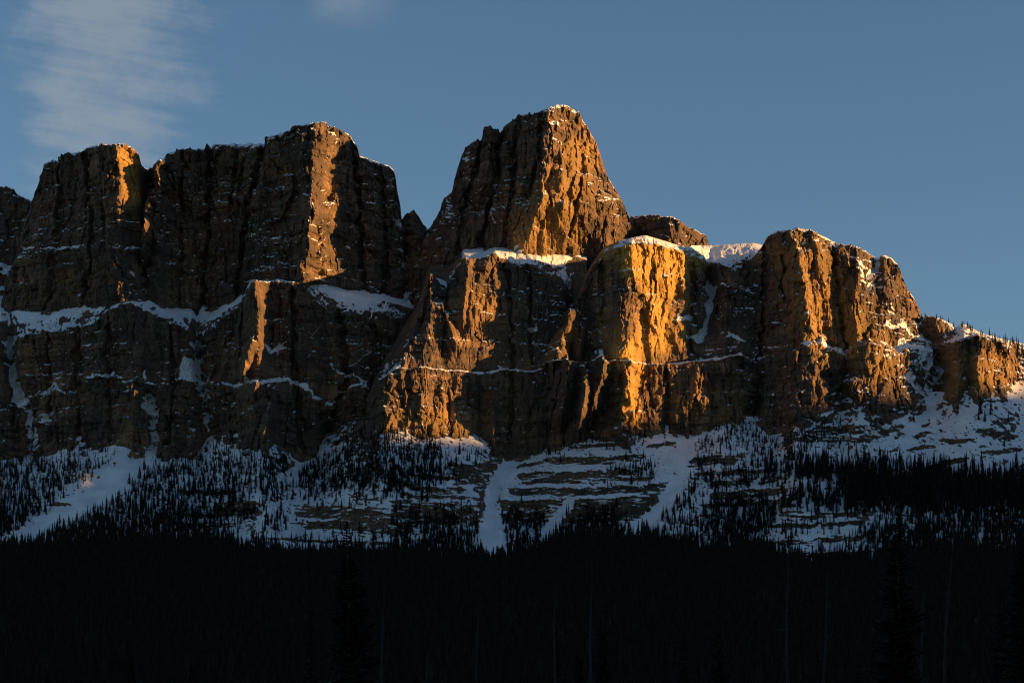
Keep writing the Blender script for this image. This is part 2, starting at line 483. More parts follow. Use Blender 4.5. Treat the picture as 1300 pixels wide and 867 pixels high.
sheet('mountain_arete', 180, 522, [(B2, Db, 1, 1), (lambda x: np.maximum(pl([(180, 290), (522, 285)])(x), pl(T)(x) + 2), Dm, 1, 88), (T, Dt, 1, 96, 1)] + back(T, Dt),
      'broad second massif split by a glowing arete', 3, dash=.5, corner=1.5, amp=1.1,
      ribs=[([(206, 208), (206, 232)], 7, 22), ([(192, 268), (190, 300), (186, 335)], 8, 60), ([(405, 250), (396, 300), (392, 350)], 11, 16)],
      gullies=[([(267, 184), (266, 260), (260, 330), (255, 395)], 5, 24, 0), ([(334, 180), (322, 230), (308, 300), (300, 390)], 5, 24, 0), ([(232, 192), (228, 290), (224, 395)], 4, 16, 0), ([(446, 180), (455, 260), (462, 370)], 5, 18, 0), ([(482, 208), (488, 300), (490, 390)], 5, 18, 0), ([(300, 186), (292, 280)], 4, 14, 0), ([(445, 190), (450, 215)], 3, 6, .5), ([(187, 217), (186, 262)], 4, 12, .8), ([(460, 300), (443, 312)], 1.6, 2, .9), ([(507, 275), (512, 320), (516, 380)], 4, 10, .9),
               ([(336, 180), (368, 170), (412, 163)], 3.5, 0, .9), ([(265, 188), (330, 184)], 2.4, 0, .9)])

# dark needle in the notch
T = [(498, 310), (507, 285), (514, 274), (520, 271), (525, 266), (529, 272), (532, 277), (538, 287), (543, 293), (556, 310)]
Dp = [(498, 190), (525, 90), (556, 190)]
sheet('mountain_needle', 498, 556, [([(498, 420), (556, 420)], [(498, 90), (525, 40), (556, 90)], 1, 1), (T, Dp, 1, 110, .8)] + back(T, Dp, 0, 40), 'small dark rock needle in the notch', 4, amp=.6,
      gullies=[([(508, 288), (512, 330), (517, 400)], 5, 6, 1.2)])

# main tower
T = [(525, 330), (541, 293), (547, 289), (559, 267), (561, 258), (574, 245), (579, 221), (586, 199), (599, 181), (611, 176), (615, 165), (624, 164), (636, 169), (640, 162), (654, 153), (663, 147), (686, 145), (692, 139), (699, 136), (706, 134), (714, 134), (721, 136), (728, 140), (735, 147), (741, 156), (749, 168), (756, 183), (763, 199), (770, 224), (785, 249), (797, 276), (812, 300)]
Dt = [(525, 200), (541, 160), (586, 90), (615, 62), (640, 48), (686, -8), (696, -20), (712, 0), (738, 55), (770, 110), (812, 200)]
Dm = [(525, 130), (560, 70), (600, 30), (650, 5), (702, -38), (712, -38), (735, 0), (770, 50), (812, 160)]
Db = [(525, 60), (560, 20), (600, 34), (650, 32), (664, 14), (690, 32), (745, 86), (770, 60), (812, 120)]
B3 = [(525, 420), (560, 390), (590, 355), (620, 345), (665, 332), (690, 336), (740, 335), (755, 340), (812, 340)]
M3 = sheet('mountain_tower', 525, 812, [(B3, Db, 1, 1), (lambda x: np.maximum(pl([(525, 320), (560, 285), (812, 250)])(x), pl(T)(x) + 2), Dm, 1, 84), (T, Dt, 1, 100, 1.1)] + back(T, Dt, 0, 60),
      'tall main tower, sunlit on its right side', 5, dy=-42, jag=1.7, dash=.75,
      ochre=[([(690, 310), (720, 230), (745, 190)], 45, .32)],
      ribs=[([(690, 250), (678, 285), (670, 315)], 18, 22), ([(712, 190), (716, 230)], 12, 10)],
      gullies=[([(638, 166), (628, 230), (612, 300), (600, 345)], 6, 26, 0), ([(657, 152), (652, 230), (640, 310)], 5, 20, 0), ([(613, 172), (600, 230), (580, 320)], 5, 20, 0), ([(686, 146), (684, 200), (672, 250)], 4, 14, 0), ([(735, 160), (738, 220), (724, 300)], 4, 12, 0), ([(628, 285), (624, 262)], 3, 4, .7), ([(706, 158), (716, 178), (700, 182)], 7, 0, .55), ([(655, 315), (660, 325)], 5, 4, .8), ([(735, 175), (760, 225), (775, 255)], 7, 0, .25), ([(594, 200), (590, 190)], 4, 0, .5)])

# ridge behind the right buttress
T = [(765, 330), (785, 300), (798, 281), (801, 276), (823, 274), (834, 276), (852, 276), (860, 281), (873, 290), (884, 294), (896, 301), (899, 312), (905, 330)]
Dp = [(765, 160), (800, 118), (852, 70), (860, 70), (880, 120), (905, 220)]
sheet('mountain_ridge', 765, 905, [([(765, 350), (905, 350)], [(765, 100), (800, 70), (850, 20), (862, 25), (905, 150)], 1, 1), (T, Dp, 1, 60, .8)] + back(T, Dp, 0, 50), 'low dark rock ridge right of the main tower', 6)

# right massif
T = [(925, 370), (950, 335), (968, 313), (975, 301), (987, 294), (1005, 293), (1012, 290), (1027, 293), (1046, 301), (1066, 312), (1077, 312), (1091, 315), (1101, 324), (1113, 328), (1121, 325), (1132, 328), (1140, 337), (1145, 356), (1152, 370), (1160, 380), (1166, 393), (1171, 403), (1185, 425)]
Dt = [(925, 200), (950, 90), (968, 40), (987, 5), (1006, -26), (1014, -30), (1046, -5), (1066, 10), (1090, 30), (1101, 60), (1111, 100), (1121, 80), (1135, 85), (1145, 110), (1185, 220)]
Du = [(925, 70), (960, 10), (1000, -58), (1020, -78), (1045, -52), (1054, -40), (1072, -40), (1088, -48), (1110, -28), (1140, 20), (1185, 110)]
Dl = [(925, 40), (960, -15), (1000, -80), (1012, -118), (1040, -100), (1054, -72), (1074, -68), (1086, -100), (1115, -85), (1136, -40), (1160, 0), (1185, 60)]
Db = [(925, 0), (960, -60), (990, -95), (1008, -150), (1018, -155), (1045, -128), (1055, -92), (1077, -86), (1087, -142), (1112, -128), (1136, -90), (1160, -60), (1185, 0)]
B5 = [(925, 545), (960, 543), (994, 534), (1012, 534), (1044, 524), (1084, 517), (1107, 522), (1139, 522), (1158, 522), (1185, 513)]
LM = [(925, 455), (980, 452), (1005, 446), (1019, 437), (1042, 433), (1056, 441), (1078, 444), (1087, 437), (1105, 433), (1123, 437), (1140, 444), (1160, 440), (1185, 445)]
sheet('mountain_massif', 925, 1185, [(off(B5, 18), Db, 1, 1), (lambda x: np.maximum(pl(LM)(x) + 3, pl(T)(x) + 5), Dl, 1, 62), (lambda x: np.maximum(pl(LM)(x) - 3, pl(T)(x) + 3), Du, .93, 6), (T, Dt, 1, 110, 1)] + back(T, Dt, 0, 50, 110),
      'round-shouldered right massif with ribbed sunlit face', 7, dy=-100, dash=.6,
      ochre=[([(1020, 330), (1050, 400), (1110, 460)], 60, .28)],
      ribs=[([(1012, 320), (1020, 370), (1030, 425)], 14, 12), ([(1090, 345), (1080, 400), (1090, 430)], 10, 12), ([(1040, 310), (1046, 350)], 9, 10)],
      gullies=[([(972, 315), (968, 420), (962, 530)], 5, 20, 0), ([(1060, 312), (1066, 380), (1074, 440)], 5, 16, 0), ([(1000, 300), (994, 380)], 4, 14, 0), ([(1114, 328), (1105, 352), (1104, 366)], 4, 10, .9), ([(1092, 335), (1098, 350), (1088, 368)], 6, 3, .8), ([(1098, 385), (1112, 395)], 6, 3, .75), ([(1126, 410), (1150, 415), (1178, 440)], 6, 2, .6),
               ([(1064, 445), (1078, 441)], 5, 3, .9), ([(1075, 445), (1072, 480), (1063, 508)], 5, 12, .55), ([(1040, 294), (1046, 300)], 3, 0, .9), ([(1145, 440), (1165, 445), (1180, 460)], 8, 4, .75), ([(1154, 478), (1164, 486)], 5, 3, .8), ([(1140, 448), (1158, 470), (1172, 505)], 16, 0, .5), ([(1168, 410), (1178, 440), (1180, 500)], 9, 2, .6), ([(1120, 385), (1150, 402)], 6, 2, .6), ([(1040, 433), (1054, 442)], 5, 2, .7)])

# low tree-topped knolls at the right edge
T = [(1148, 440), (1165, 412), (1176, 402), (1194, 405), (1207, 412), (1213, 417), (1223, 412), (1239, 421), (1258, 428), (1300, 438), (1380, 446)]
Dt = [(1148, 180), (1170, 110), (1194, 80), (1207, 110), (1213, 140), (1223, 110), (1258, 130), (1300, 160), (1380, 170)]
LR = [(1148, 470), (1160, 452), (1176, 446), (1192, 456), (1203, 446), (1215, 434), (1240, 427), (1258, 430), (1272, 437), (1284, 450), (1292, 478), (1320, 480), (1380, 482)]
Dr = [(1148, 150), (1165, 120), (1180, 110), (1192, 70), (1203, 25), (1215, -45), (1222, -48), (1228, -30), (1240, -55), (1262, -30), (1280, 10), (1292, 50), (1380, 60)]
Db = [(1148, -10), (1175, -40), (1190, -30), (1200, -70), (1215, -105), (1226, -70), (1240, -110), (1268, -80), (1284, -40), (1292, 0), (1380, 10)]
B6 = [(1148, 515), (1180, 512), (1210, 512), (1236, 509), (1258, 502), (1290, 499), (1380, 496)]
M6 = sheet('mountain_knolls', 1148, 1620, [(off(B6, 18), Db, 1, 1), (lambda x: np.maximum(pl(LR)(x), pl(T)(x) + 4), Dr, 1, 60), (T, Dt, .45, 34, .6)] + back(T, Dt),
      'low rocky knolls at the right edge below a line of trees', 8, dy=-80, dash=.7,
      ochre=[([(1215, 470), (1255, 470)], 40, .3)],
      gullies=[([(1178, 445), (1192, 462), (1186, 488), (1172, 512)], 6, 10, .9)])

# lower wall, left
E1 = [(-60, 574), (0, 574), (32, 577), (50, 565), (79, 560), (107, 552), (111, 563), (132, 565), (154, 563), (172, 574), (186, 567), (204, 565), (229, 558), (286, 554)]
RIM1 = [(-60, 438), (0, 430), (11, 442), (22, 434), (54, 421), (100, 419), (116, 416), (124, 408), (136, 398), (154, 388), (168, 386), (179, 393), (200, 404), (222, 413), (243, 428), (250, 442), (257, 436), (265, 422), (282, 405), (300, 400)]
CAP1 = [(-60, 398), (0, 396), (64, 396), (82, 389), (114, 380), (143, 383), (161, 380), (179, 376), (193, 381), (214, 391), (257, 390), (281, 398), (300, 385)]
Dr = [(-60, -45), (0, -40), (11, 0), (22, -40), (60, -60), (110, -70), (154, -92), (170, -96), (185, -86), (205, -90), (243, -82), (250, -34), (258, -62), (300, -70)]
Dm = [(-60, -58), (0, -55), (16, -10), (30, -50), (100, -85), (160, -108), (172, -110), (190, -94), (210, -112), (243, -85), (254, -40), (265, -62), (300, -90)]
Db = [(-60, -75), (0, -72), (30, -30), (45, -66), (100, -105), (150, -132), (170, -138), (186, -104), (195, -104), (210, -142), (245, -120), (262, -72), (300, -125)]
LM1 = [(-60, 520), (0, 520), (25, 510), (48, 498), (70, 493), (85, 498), (110, 480), (145, 473), (160, 486), (175, 480), (200, 490), (230, 480), (300, 490)]
sheet('mountain_wall', -260, 300, [(off(E1, 26), Db, 1, 1), (off(LM1, 3), off(Dm, -9), 1, 66), (off(LM1, -2), off(Dm, 3), .7, 5), (RIM1, Dr, 1, 76, 1), (CAP1, lambda x: pl(Dr)(x) * .6 + 58 + 48 * smooth(200, 232, x) * smooth(300, 278, x), .1, 18), (off(CAP1, -20), lambda x: pl(Dr)(x) * .3 + 220, .2, 4)],
      'dark lower cliff under the left butte with snow ledges', 9, dy=-8, dash=.2,
      gullies=[([(100, 416), (95, 500), (105, 560)], 6, 18, 0), ([(138, 398), (134, 480), (140, 560)], 4, 13, 0), ([(216, 408), (219, 490), (212, 560)], 5, 18, 0), ([(60, 425), (64, 560)], 4, 13, 0), ([(11, 430), (16, 477), (25, 502), (36, 524), (39, 560), (35, 580)], 9, 20, 1.3), ([(38, 530), (60, 526), (74, 520)], 9, 4, 1.0), ([(186, 502), (195, 523), (195, 549), (190, 575)], 9, 20, 1.4),
               ([(250, 438), (252, 465), (256, 492), (261, 505), (263, 540)], 8, 20, 1.3), ([(238, 460), (245, 490)], 10, 4, .9), ([(116, 478), (145, 474)], 2.2, 1, .9), ([(150, 500), (160, 495)], 5, 2, .8), ([(58, 418), (116, 422)], 2.4, 1, .9), ([(185, 470), (186, 482)], 2.5, 2, .8), ([(48, 497), (70, 492), (84, 499)], 2.2, 2, .8)],
      ochre=[([(150, 520), (165, 560)], 22, .12), ([(35, 440), (40, 470)], 14, .12)])

# lower wall, second
E2 = [(245, 560), (250, 558), (286, 554), (334, 554), (343, 569), (368, 577), (389, 577), (404, 564), (443, 540), (472, 538), (525, 540)]
RIM2 = [(245, 447), (258, 436), (268, 414), (282, 405), (307, 389), (319, 366), (324, 360), (354, 357), (382, 361), (397, 377), (414, 389), (429, 402), (440, 398), (457, 402), (479, 413), (497, 416), (525, 430)]
CAP2 = [(245, 420), (282, 394), (307, 378), (319, 357), (354, 352), (382, 357), (404, 352), (418, 365), (436, 372), (465, 377), (500, 384), (513, 388), (525, 392)]
Dr = [(245, 20), (258, -40), (282, -62), (307, -100), (318, -152), (323, -160), (342, -112), (354, -110), (382, -113), (400, -106), (440, -86), (480, -62), (500, -30), (525, 30)]
Dm = [(245, -15), (263, -50), (286, -95), (318, -160), (330, -172), (346, -126), (370, -124), (400, -112), (415, -70), (440, -94), (480, -80), (500, -50), (525, 0)]
Db = [(245, -40), (263, -70), (286, -142), (320, -215), (342, -272), (353, -168), (370, -150), (400, -120), (410, -65), (430, -80), (460, -95), (490, -100), (525, -60)]
LM2 = [(245, 508), (263, 506), (282, 495), (304, 488), (347, 484), (364, 479), (375, 484), (407, 508), (420, 514), (445, 492), (460, 487), (480, 500), (525, 512)]
sheet('mountain_prow', 245, 525, [(off(E2, 26), Db, 1, 1), (off(LM2, 3), off(Dm, -10), 1, 60), (off(LM2, -2), off(Dm, 6), .6, 5), (RIM2, Dr, 1, 100, .8), (CAP2, lambda x: pl(Dr)(x) * .5 + 12, .1, 20), (off(CAP2, -20), lambda x: pl(Dr)(x) * .3 + 160, .2, 4)],
      'dark lower cliff with a narrow sunlit prow below the arete', 10, dash=.32,
      ribs=[([(327, 362), (332, 395), (330, 430)], 7, 18), ([(323, 438), (317, 458), (310, 482)], 9, 34), ([(346, 498), (347, 520), (338, 552)], 9, 34), ([(328, 490), (325, 505)], 7, 30)],
      gullies=[([(370, 368), (372, 470), (384, 572)], 6, 20, 0), ([(430, 402), (441, 480), (412, 560)], 7, 24, 0), ([(292, 398), (288, 480), (296, 552)], 5, 18, 0), ([(478, 415), (470, 540)], 5, 16, 0), ([(282, 494), (304, 487), (347, 483), (364, 478), (375, 483), (407, 508)], 2.6, 2, .8), ([(336, 436), (345, 446), (360, 438)], 4, 3, .7), ([(263, 505), (262, 540)], 3, 6, .5), ([(418, 462), (440, 475), (462, 484)], 3, 3, .6), ([(397, 380), (430, 405), (480, 416)], 2, 1, .6), ([(402, 360), (430, 380), (470, 390), (508, 400)], 8, 0, .45)])

# central buttress
E3 = [(465, 540), (499, 538), (567, 542), (603, 545), (610, 558), (635, 558), (660, 574), (689, 567), (717, 549), (745, 549)]
RIM3 = [(465, 505), (481, 480), (503, 462), (519, 438), (528, 411), (534, 400), (540, 375), (547, 351), (552, 357), (567, 375), (571, 353), (580, 340), (589, 329), (617, 327), (628, 322), (653, 339), (675, 340), (689, 346), (710, 356), (719, 368), (722, 390), (728, 420), (745, 440)]
CAP3 = [(465, 490), (528, 400), (547, 345), (571, 345), (589, 323), (617, 322), (628, 318), (653, 318), (675, 321), (700, 323), (735, 324), (755, 330)]
Dr = [(465, 40), (481, -60), (503, -118), (528, -112), (547, -78), (556, -60), (564, -55), (572, -78), (589, -85), (628, -58), (653, -15), (689, 5), (712, 40), (745, 60)]
Du = [(465, -40), (484, -148), (494, -156), (539, -134), (575, -108), (610, -80), (640, -58), (675, -58), (700, -52), (745, -60)]
Dl = [(465, -60), (484, -172), (492, -176), (539, -156), (585, -122), (610, -96), (640, -74), (675, -72), (700, -80), (745, -92)]
Db = [(465, -110), (481, -212), (490, -217), (567, -166), (600, -136), (608, -110), (628, -124), (640, -96), (689, -96), (745, -122)]
LD = [(465, 478), (503, 468), (539, 467), (585, 470), (610, 474), (650, 468), (675, 472), (696, 465), (725, 463), (757, 459), (780, 457), (801, 458), (830, 462), (873, 459), (916, 455), (937, 448), (952, 455), (966, 464), (1000, 480)]
M = lambda f, g: (lambda x: np.maximum(f(x), g(x)))
S3 = sheet('mountain_buttress', 465, 745, [(off(E3, 26), Db, 1, 1), (M(lambda x: pl(LD)(x) + 1.2 + 1.6 * perlin(x / 13, x * 0, x * 0 + 3) + .8 * perlin(x / 5, x * 0, x * 0), pl(off(RIM3, 5))), Dl, 1, 72), (M(lambda x: pl(LD)(x) - .5 + 1.0 * perlin(x / 16, x * 0, x * 0 + 13), pl(off(RIM3, 3))), Du, .5, 5), (RIM3, Dr, 1, 110, 1), (CAP3, lambda x: pl(Dr)(x) * .5 + 78, .1, 24), (off(CAP3, -12), lambda x: pl(Dr)(x) * .3 + 170, .2, 4)],
      'sunlit central buttress crossed by a thin snow ledge', 11, dy=-95, bare=(465, 583), dash=.1, terr=.5,
      ribs=[([(547, 352), (560, 385), (572, 420), (580, 440)], 12, 20), ([(596, 335), (592, 365), (588, 410)], 8, 16), ([(622, 328), (616, 350)], 9, 12), ([(627, 500), (628, 550)], 8, 16), ([(600, 480), (604, 530)], 9, 10), ([(607, 390), (600, 415)], 12, 10), ([(520, 440), (512, 470)], 9, 8)],
      gullies=[([(642, 340), (652, 440), (646, 560)], 4, 14, 0), ([(672, 340), (676, 460)], 4, 12, 0), ([(610, 474), (602, 476)], 3, 2, .6), ([(719, 362), (722, 400), (716, 455)], 6, 20, 0), ([(670, 417), (682, 420)], 2.5, 1, .7), ([(571, 350), (570, 362)], 3, 4, .9), ([(640, 325), (720, 330)], 10, 0, .6), ([(716, 340), (719, 362)], 5, 3, .8)],
      ochre=[([(500, 540), (600, 540)], 30, .2), ([(600, 380), (620, 420)], 25, .15), ([(640, 430), (660, 540)], 30, .1)])

# right-hand buttress, the brightest
E4 = [(685, 568), (717, 551), (732, 549), (789, 549), (816, 546), (859, 545), (898, 544), (923, 530), (948, 535), (977, 533), (1010, 524)]
RIM4 = [(685, 450), (692, 443), (705, 432), (717, 410), (724, 402), (730, 388), (749, 346), (767, 321), (785, 314), (801, 310), (826, 312), (852, 319), (868, 324), (880, 328), (891, 332), (902, 338), (914, 339), (927, 338), (940, 334), (965, 328), (1010, 326)]
CAP4 = [(685, 440), (724, 395), (749, 338), (767, 314), (785, 306), (801, 302), (820, 299), (845, 306), (868, 314), (880, 312), (916, 311), (934, 309), (955, 309), (975, 312), (1010, 314)]
Dr = [(685, 20), (705, -30), (724, -72), (740, -60), (760, -80), (780, -112), (794, -132), (800, -130), (840, -78), (868, -45), (878, 5), (891, 25), (902, 60), (914, 10), (927, 5), (940, 35), (1010, 40)]
Du = [(685, -40), (708, -85), (722, -92), (740, -80), (765, -105), (785, -132), (797, -140), (815, -112), (850, -82), (872, -68), (885, -45), (937, -55), (952, -40), (973, 5), (1010, 0)]
Dl = [(685, -60), (705, -106), (725, -110), (757, -122), (785, -155), (797, -166), (812, -122), (860, -102), (937, -98), (952, -62), (973, -10), (1010, -20)]
Db = [(685, -90), (705, -120), (725, -122), (780, -158), (796, -192), (808, -150), (860, -124), (940, -118), (960, -80), (989, -30), (1010, -40)]
S4 = sheet('mountain_buttress', 685, 1010, [(off(E4, 26), Db, 1, 1), (M(lambda x: pl(LD)(x) + 1.2 + 1.6 * perlin(x / 13, x * 0, x * 0 + 3) + .8 * perlin(x / 5, x * 0, x * 0), pl(off(RIM4, 5))), Dl, 1, 66), (M(lambda x: pl(LD)(x) - .5 + 1.0 * perlin(x / 16, x * 0, x * 0 + 13), pl(off(RIM4, 3))), Du, .5, 5), (RIM4, Dr, 1, 110, 1), (CAP4, lambda x: np.interp(x, [685, 785, 868, 890, 1010], pl(Dr)(np.array([685, 785, 868, 890, 1010])) + [35, 42, 42, 170, 170]), .1, 20), (lambda x: pl(CAP4)(x) + np.interp(x, [866, 884], [55, 3]), lambda x: pl(Dr)(x) + np.interp(x, [866, 884], [80, 330]), .2, 8)],
      'golden right-hand buttress, the most brightly sunlit cliff', 12, dy=-70, bare=(685, 782), corner=1.7, amp=1.1, dash=.15, terr=.5,
      ribs=[([(724, 405), (712, 440), (702, 458)], 25, 60), ([(738, 420), (735, 455)], 9, 40), ([(801, 462), (800, 500), (803, 540)], 9, 20), ([(920, 368), (922, 405)], 9, 14), ([(722, 468), (712, 530)], 20, 74), ([(766, 468), (752, 520)], 20, 62), ([(744, 480), (735, 545)], 16, 60)],
      gullies=[([(880, 335), (876, 450)], 5, 16, 0), ([(845, 470), (848, 545)], 4, 12, 0), ([(902, 345), (904, 375), (896, 410), (888, 430)], 6, 16, .8), ([(858, 402), (876, 398)], 6, 3, .7), ([(872, 428), (890, 424)], 5, 3, .9), ([(973, 465), (980, 495), (989, 530)], 4.5, 14, .9), ([(925, 424), (950, 430)], 4, 3, .6), ([(896, 330), (940, 336)], 5, 2, .7)],
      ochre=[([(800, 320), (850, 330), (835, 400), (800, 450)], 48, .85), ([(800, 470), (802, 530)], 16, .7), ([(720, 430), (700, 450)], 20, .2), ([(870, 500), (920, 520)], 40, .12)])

# ----------------------------------------------------------------- snow apron below the cliffs
EA = E1[:-1] + [x for x in E2 if x[0] > 290 and x[0] < 470] + [x for x in E3 if 470 < x[0] < 700] + [x for x in E4 if 710 < x[0] < 1000] + off([p for p in B5 if p[0] > 1000 and p[0] < 1170], -10) + off([p for p in B6 if p[0] > 1175], -9)
EA[0] = (-90, 574)
DA = [(-90, -48), (0, -48), (30, -18), (100, -98), (170, -158), (190, -98), (250, -50), (286, -130), (345, -235), (370, -150), (408, -60), (440, -130), (486, -318), (567, -276), (603, -235), (660, -160), (725, -170), (797, -230), (812, -200), (940, -180), (989, -130), (1010, -220), (1045, -212), (1067, -170), (1086, -215), (1110, -208), (1160, -150), (1180, -110), (1225, -170), (1250, -170), (1290, -90), (1380, -80)]
# rock bands: (row of the upper lip as polyline, thickness in rows)
BANDS = [([(60, 640), (110, 636)], 4), ([(205, 655), (320, 650)], 4), ([(215, 668), (300, 664)], 5), ([(640, 590), (690, 588)], 4), ([(660, 611), (830, 606)], 4), ([(400, 652), (500, 657)], 3), ([(340, 683), (500, 690)], 3), ([(520, 600), (575, 606)], 5), ([(510, 627), (600, 631)], 4), ([(880, 600), (985, 596)], 4), ([(890, 640), (1000, 634)], 5), ([(950, 668), (1100, 662)], 4), ([(965, 704), (1110, 700)], 4), ([(1130, 570), (1190, 566)], 4), ([(1200, 560), (1240, 556)], 5), ([(1250, 575), (1300, 570)], 4), ([(820, 565), (860, 562)], 4), ([(700, 566), (800, 562)], 4),
         ([(372, 640), (430, 643), (499, 653)], 16), ([(380, 661), (450, 662), (522, 671)], 11), ([(352, 697), (420, 699), (510, 701)], 16), ([(498, 636), (540, 638), (575, 640), (612, 642)], 26),
         ([(576, 589), (610, 590), (640, 592)], 26), ([(620, 564), (640, 562), (655, 570)], 17), ([(688, 581), (760, 581), (818, 578)], 8), ([(655, 600), (720, 600), (815, 594)], 9), ([(645, 620), (740, 620), (846, 615)], 9), ([(634, 636), (740, 634), (838, 630)], 30),
         ([(868, 584), (900, 580), (940, 578)], 10), ([(900, 612), (990, 606)], 7), ([(900, 626), (990, 620)], 9), ([(1020, 545), (1075, 541), (1130, 546)], 9), ([(1010, 557), (1060, 556), (1110, 557)], 5), ([(1142, 540), (1183, 533)], 8), ([(1146, 553), (1180, 549)], 5),
         ([(190, 690), (215, 685), (240, 690)], 14), ([(270, 640), (300, 635), (326, 640)], 16), ([(230, 625), (300, 622)], 5), ([(500, 612), (560, 620), (590, 622)], 6), ([(1000, 655), (1090, 650)], 5), ([(1180, 590), (1230, 580)], 6), ([(1240, 545), (1290, 555)], 7), ([(960, 690), (1100, 680)], 5), ([(520, 548), (560, 548), (600, 551)], 5), ([(1020, 525), (1045, 518), (1080, 512)], 8), ([(1100, 522), (1150, 522)], 9), ([(1170, 516), (1200, 512)], 8)]
CHUTES = [([(192, 566), (172, 585)], 9, 8), ([(172, 585), (150, 610), (90, 650), (0, 700)], 16, 10), ([(655, 578), (640, 592), (628, 612), (620, 650), (626, 705)], 11, 12), ([(622, 664), (630, 708)], 20, 4), ([(872, 548), (868, 590), (850, 630), (800, 685)], 14, 10), ([(1182, 510), (1150, 560)], 12, 6), ([(390, 580), (370, 605)], 10, 5), ([(330, 660), (305, 690)], 9, 6), ([(720, 640), (700, 665), (690, 690)], 9, 6), ([(1065, 500), (1050, 530)], 9, 4)]


def build_apron():
    x0, x1 = -260, 1630
    c = int((x1 - x0) / 1.3) + 1
    px1 = np.linspace(x0, x1, c)
    ker = np.hanning(21); ker /= ker.sum()
    sm = lambda v: np.convolve(np.pad(v, 10, mode='edge'), ker, 'valid')
    e = sm(sm(pl(EA)(px1))) - 6 + 9 * smooth(470, 500, px1) * smooth(640, 600, px1)
    n = 195
    tt = np.linspace(0, 1, n)[:, None]
    row = e + (752 - e) * tt
    px = np.repeat(px1[None], n, 0)
    drow = np.gradient(row, axis=0)
    nb = fbm(px / 16, row / 9, px * 0 + 3, 3)
    wob = 3.5 * fbm(px / 26, row * 0, px * 0 + 8, 3)
    S = np.full(row.shape, 2.9) + 0.5 * fbm(px / 60, row / 22, px * 0, 3)
    rock = np.zeros_like(row)
    for pts, th in BANDS:
        xs = [p[0] for p in pts]
        up = pl(pts)(px) + wob + 1.5 * nb
        endf = smooth(xs[0] - 8, xs[0] + 10, px) * smooth(xs[-1] + 8, xs[-1] - 10, px)
        th_ = th * (0.35 + 0.65 * endf)
        gap = smooth(-.75, -.35, fbm(px / 14, row / 3.5, px * 0 + 21 + th, 3))
        inside = smooth(up - 1.0, up + 1.0, row) * smooth(up + th_ + 1.0, up + th_ - 1.0, row) * endf * gap
        rock = np.maximum(rock, inside)
    # thin bedding everywhere, stronger in the banded zones
    zone = smooth(590, 640, row) * 0.35 + 0.2
    bed = row / 5.5 + 0.9 * fbm(px / 50, row / 40, px * 0 + 5, 3)
    thin = smooth(0.62, 0.80, bed - np.floor(bed)) * smooth(-.05, 0.4, fbm(px / 30, row / 12, px * 0 + 12, 3)) * zone
    cl = np.zeros_like(row)
    for pts, wd, dp in CHUTES:
        d, sd = seg_dist(px, row, pts)
        wv = 1 + 0.6 * perlin(px / 20, row / 20, px * 0 + 2) + .5 * perlin(px / 6, row / 6, px * 0 + 2)
        cl = np.maximum(cl, smooth(1.2, 0.4, d / (wd * wv)) * 1.0)
    rock = np.maximum(rock, 0.9 * thin) * (1 - cl)
    S = S * (1 - rock) + 0.35 * rock
    S = np.stack([sm(v) for v in S])
    dep = -np.cumsum(S * drow, axis=0)
    tot = dep[-1:]
    # gather the columns at a common foot, keeping their inner steps
    foot = -575 + 25 * fbm(px1 / 90, px1 * 0, px1 * 0 + 1, 2)
    top = sm(sm(pl(DA)(px1))) + 26
    dep = top + dep * ((foot - top) / tot)
    for pts, wd, dp in CHUTES:
        d, sd = seg_dist(px, row, pts)
        dep = dep + dp * smooth(1.5, 0.2, d / wd)
    dep = dep + 4.0 * fbm(px / 40, row / 30, px * 0 + 30, 3) * smooth(0, .1, tt)
    X, Y, Z = world(px, row, dep)
    Y = Y - rock * (2.6 * facets(X / 8, Z / 9, 5) * 2 + 1.2 * fbm(X / 6, Y / 6, Z / 6, 2))
    lay = (Z + 5 * fbm(X / 60, X * 0, X * 0 + 6, 3)) / 9.0
    lf = lay - np.floor(lay)
    Y = Y + rock * 5.0 * (smooth(0.0, 0.3, lf) - lf) + rock * 3.0 * ridged(X / 22, X * 0 + 4, Z / 60, 2)
    nz, _ = normal_z(X, Y, Z)
    snow = smooth(0.40, 0.70, nz + 0.15 * fbm(X / 18, Y / 18, Z / 10, 3)) * (1 - smooth(.35, .75, rock) * .9) + .25 * cl
    # boulders and bare scree showing through
    scree = np.maximum(smooth(0.36, 0.55, fbm(X / 9, Y / 14, Z / 7, 3)) * .7, smooth(.36, .52, perlin(X / 4.2, Y / 6, Z / 3.6)) * smooth(-.3, .3, fbm(X / 60, Y / 60, Z / 60, 2)) * .85)
    dust = smooth(0.15, 0.5, fbm(X / 30, Y / 60 + 9, Z / 3.2, 3) + .5 * fbm(X / 70, X * 0, Z / 30, 2))
    snow = np.clip(snow - scree * (1 - 0.25 * cl) + .8 * dust * rock, 0, 1)
    o = grid_object('hillside', X, Y, Z, ROCK, {'snow': snow, 'ochre': X * 0})
    tag(o, 'snow apron with rock bands below the cliffs', 'hillside', None, 'structure')
    return px1, e, dep, X, Y, Z


AP = build_apron()

